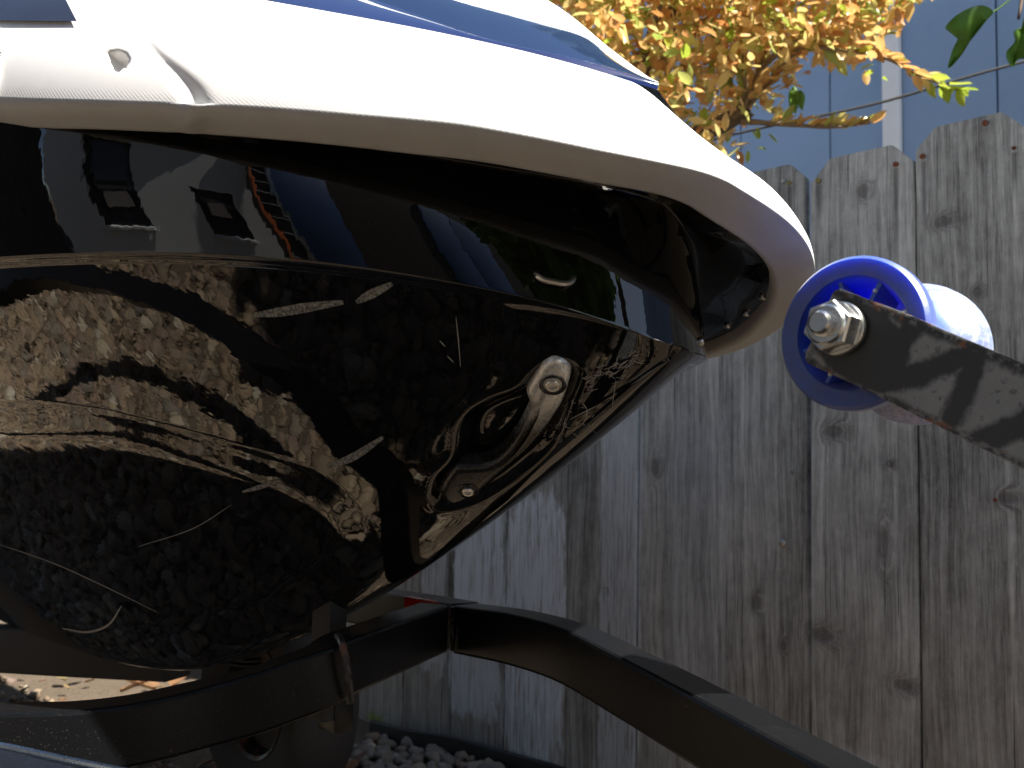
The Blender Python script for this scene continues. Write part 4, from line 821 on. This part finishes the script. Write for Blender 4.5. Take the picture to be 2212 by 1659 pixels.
taper('trunk', spline([(1.75, 1.2, -.05), (1.7, 1.1, .8), (1.5, .85, 1.6), (1.2, .5, 2.0), (.8, .2, 2.1)], 24), .07, .02, M['bark'], maple)
mi = []
for _ in range(5200):
    v = rv()*random.random()**.4; p = np.array([.88, .12, 1.62])+v*np.array([.60, .60, .64])
    mi.append((p, rv()+np.array([0, 0, -.5]), rv()*.8+np.array([0, 0, 1.]), random.uniform(.07, .12), random.uniform(.06, .09)))
for _ in range(1500):
    v = rv()*random.random()**.4; p = np.array([.2, 1.32, 2.45])+v*np.array([.5, .40, .36]); mi.append((p, rv()+np.array([0, 0, -.5]), rv()*.8+np.array([0, 0, 1.]), random.uniform(.06, .10), random.uniform(.05, .08)))  # unseen leaf cluster added to shade the ground behind the boat
taper('shade_limb', spline([(1.5, .85, 1.6), (1.0, 1.2, 2.2), (.4, 1.4, 2.4), (-.1, 1.5, 2.5)], 16), .035, .01, M['bark'], maple)  # unseen branch added to carry the shading leaves
leaf_mesh('crown', mi, M['green_leaf'], maple)
# ------------------------------------------------------------------ ground details by the fence
peb = [stone_shape(2, 50+k) for k in range(6)]; pmesh = []
for k, (V, Fc) in enumerate(peb):
    me = bpy.data.meshes.new('pebble'); me.from_pydata([tuple(v) for v in V*[1.15, .9, .7]], [], [tuple(map(int, f)) for f in Fc]); me.materials.append(M['pebble']); me.polygons.foreach_set('use_smooth', [True]*len(me.polygons)); pmesh.append(me)
cnt = 0; pp = []
while cnt < 230:
    x, y = random.uniform(700, 1120), random.uniform(1585, 1700)
    if y < 1585+max(0, (830-x))*.5 or (x > 960 and y < 1585+(x-960)*.32): continue
    P_ = PZ(x, y, .012)
    if P_[1] > FY-.035: continue
    r_ = random.uniform(.011, .022)
    if any((P_[0]-q[0])**2+(P_[1]-q[1])**2 < (.75*(r_+q[2]))**2 for q in pp) and random.random() < .85: cnt += .2; continue
    pp.append((P_[0], P_[1], r_)); o = link('pebble', random.choice(pmesh), ground); o.location = (P_[0], P_[1], r_*.45+random.uniform(0, .012)); o.scale = (r_,)*3; o.rotation_euler = (random.uniform(-.5, .5), random.uniform(-.5, .5), random.uniform(0, 6.28)); cnt += 1
ed = spline([PZ(812, 1568, .02), PZ(900, 1590, .03), PZ(980, 1603, .035), PZ(1060, 1625, .03), PZ(1120, 1642, .03), PZ(1300, 1690, .03), PZ(1600, 1790, .03)], 40)
o = sweep_obj('landscape_edging', ed+np.array([0, -.012, -.01]), rrect(.012, .05, .003, 2), M['edging']); tag(o, 'black plastic landscape edging along the foot of the fence', 'edging')
def tuft(name, p, n, h, mat, label, wide=.0035):
    V, Fc = [], []
    for _ in range(n):
        d = rv(); d[2] = abs(d[2])+.9; d /= np.linalg.norm(d); s_ = np.cross(d, rv()); s_ /= np.linalg.norm(s_); L_ = h*random.uniform(.5, 1); b0 = len(V); q = p+np.array([random.gauss(0, .008), random.gauss(0, .008), 0])
        for f_ in (0, .5, 1): 
            for sg in (-1, 1): V.append(q+d*L_*f_+np.array([d[0], d[1], -.2])*L_*.3*f_*f_+s_*sg*wide*(1-f_*.85)/2)
        Fc += [(b0, b0+1, b0+3, b0+2), (b0+2, b0+3, b0+5, b0+4)]
    o_ = mesh_obj(name, V, Fc, mat); tag(o_, label, 'plant', kind=None); return o_
tuft('grass_tuft', PZ(815, 1562, .0), 26, .05, M['lime_leaf'], 'small green grass tuft at the fence foot beside the wheel')
wd = PZ(1163, 1640, 0); its = [(wd+np.array([random.gauss(0, .018), random.gauss(0, .012), random.uniform(.005, .035)]), rv()+np.array([0, 0, .5]), rv()+np.array([0, 0, 1.5]), random.uniform(.015, .028), .012) for _ in range(34)]
o = leaf_mesh('weed', its, M['green_leaf']); tag(o, 'low leafy green weed at the fence foot right of the pebbles', 'plant')
for x, y, l_ in ((335, 1500, 'large curled brown dry leaf on the soil under the hull'), (370, 1495, 'small flat dry leaf beside the curled leaf under the hull'), (260, 1505, 'pale flat dry leaf nearest the sunlit patch under the hull')):
    p = PZ(x, y, .02); o = leaf_mesh('fallen_leaf', [(p+np.array([0, 0, .01]), np.array([random.uniform(-1, 1), random.uniform(-1, 1), .3]), np.array([0, 0, 1.]), .085, .05)], M['dry_leaf']); tag(o, l_, 'leaf', 'fallen leaves under the hull')

# ------------------------------------------------------------------ the yard side that the hull mirrors
WY = -2.6
garage = empty('garage', (-2.6, WY, 0)); tag(garage, 'pale grey garage wall with two windows mirrored in the upper hull', 'garage')
wins = [(-1.85, -1.34, .3, 2.0), (-.80, -.42, .25, 1.2)]
xs = [-2.3, -1.85, -1.34, -.80, -.42, -.22]
for i in range(5):
    wn = [w_ for w_ in wins if abs(w_[0]-xs[i]) < 1e-6]
    if not wn: box_obj('wall', (xs[i], WY-.15, 0), (xs[i+1], WY, 2.7), M['grey_wall'], garage, 0)
    else:
        x0, x1, z0, z1 = wn[0]; box_obj('wall', (x0, WY-.15, 0), (x1, WY, z0), M['grey_wall'], garage, 0); box_obj('wall', (x0, WY-.15, z1), (x1, WY, 2.7), M['grey_wall'], garage, 0)
        fr_ = box_obj('window', (x0, WY-.11, z0), (x1, WY-.09, z1), M['dark_gloss'], garage, 0)
        for a in (x0, x1-.04): box_obj('frame', (a, WY-.089, z0), (a+.04, WY-.05, z1), M['dark_wood'], fr_, 0)
        box_obj('sill', (x0, WY-.088, z0), (x1, WY+.03, z0+.05), M['grey_wall'], fr_, .004); box_obj('blind', (x0+.10, WY-.088, z0+.35), (x1-.12, WY-.08, z0+.65), M['beige'], fr_, 0); box_obj('blind', (x0+.08, WY-.088, z0+.8), (x1-.08, WY-.08, z0+.9), M['dark_wood'], fr_, 0)
box_obj('eave', (-2.6, WY-.3, 2.72), (-.1, WY+.45, 2.86), M['dark_wood'], garage, .01)
box_obj('return_wall', (-2.3, WY-3.0, 0), (-2.2, WY-.151, 2.7), M['dark_wood'], garage, 0)
ladder = empty('ladder', (-.08, WY+.2, 0)); tag(ladder, 'orange ladder beside the garage wall mirrored in the upper hull', 'ladder')
for x in (-.17, .03): sweep_obj('ladder_rail', [(x, WY+.25, 0), (x, WY+.12, 1.3), (x, WY+.02, 2.5)], rrect(.06, .03, .004, 1), M['orange_paint' if x < 0 else 'zinc'], ladder, up=(1, 0, 0))
for k in range(8): sweep_obj('rung', [(-.15, WY+.235-.09*k/3.3, .25+.28*k), (.01, WY+.235-.09*k/3.3, .25+.28*k)], circ(.015, 8), M['zinc'], ladder)
bd = empty('storage_shed', (2.3, WY, 0)); tag(bd, 'dark timber shed with blue doors and a beige porch pillar mirrored in the hull', 'shed')
box_obj('wall', (-.2, WY-.6, 0), (9.5, WY-.5, 4.6), M['dark_wood'], bd, 0); box_obj('roof', (-.2, WY-.9, 4.6), (9.6, WY-.48, 4.72), M['dark_wood'], bd, .01)
box_obj('blue_cladding', (.14, WY-.498, 0.0), (.86, WY-.46, 2.6), M['blue_paint'], bd, .004)
for a, b_ in ((2.6, 3.5), (3.52, 4.7)): box_obj('door', (a, WY-.498, 0), (b_, WY-.45, 2.9), M['blue_paint'], bd, .006)
lathe_obj('porch_pillar', [(.50, 0), (.50, .25), (.44, .28), (.43, 4.2), (.49, 4.25), (.49, 4.5)], 28, (1.45, WY-.02, 0), (0, 0, 1), M['beige'], bd)
box_obj('post', (7.3, WY-.2, 0), (7.5, WY-.08, 4.5), M['beige'], bd, .004)
sf = empty('side_fence', (-5, WY, 0)); tag(sf, 'dark board fence left of the garage mirrored in the upper hull', 'fence')
for k in range(20): box_obj('board', (-6.2+k*.19, WY-.12, 0), (-6.2+k*.19+.18, WY-.09, 3.3), M['dark_wood'], sf, 0)

lit = []
for _ in range(170):
    x, y = random.uniform(-300, 760), random.uniform(1400, 1700); p = PZ(x, y, .012)
    if p[1] < FY-.04: lit.append((p+np.array([0, 0, random.uniform(0, .012)]), np.array([random.gauss(0, 1), random.gauss(0, 1), random.uniform(-.1, .4)]), np.array([0, 0, 1.])+rv()*.4, random.uniform(.02, .055), random.uniform(.012, .03)))
o = leaf_mesh('leaf_litter', lit, M['dry_leaf']); tag(o, 'brown leaf litter strewn over the soil under the trailer', 'leaves', kind='stuff')
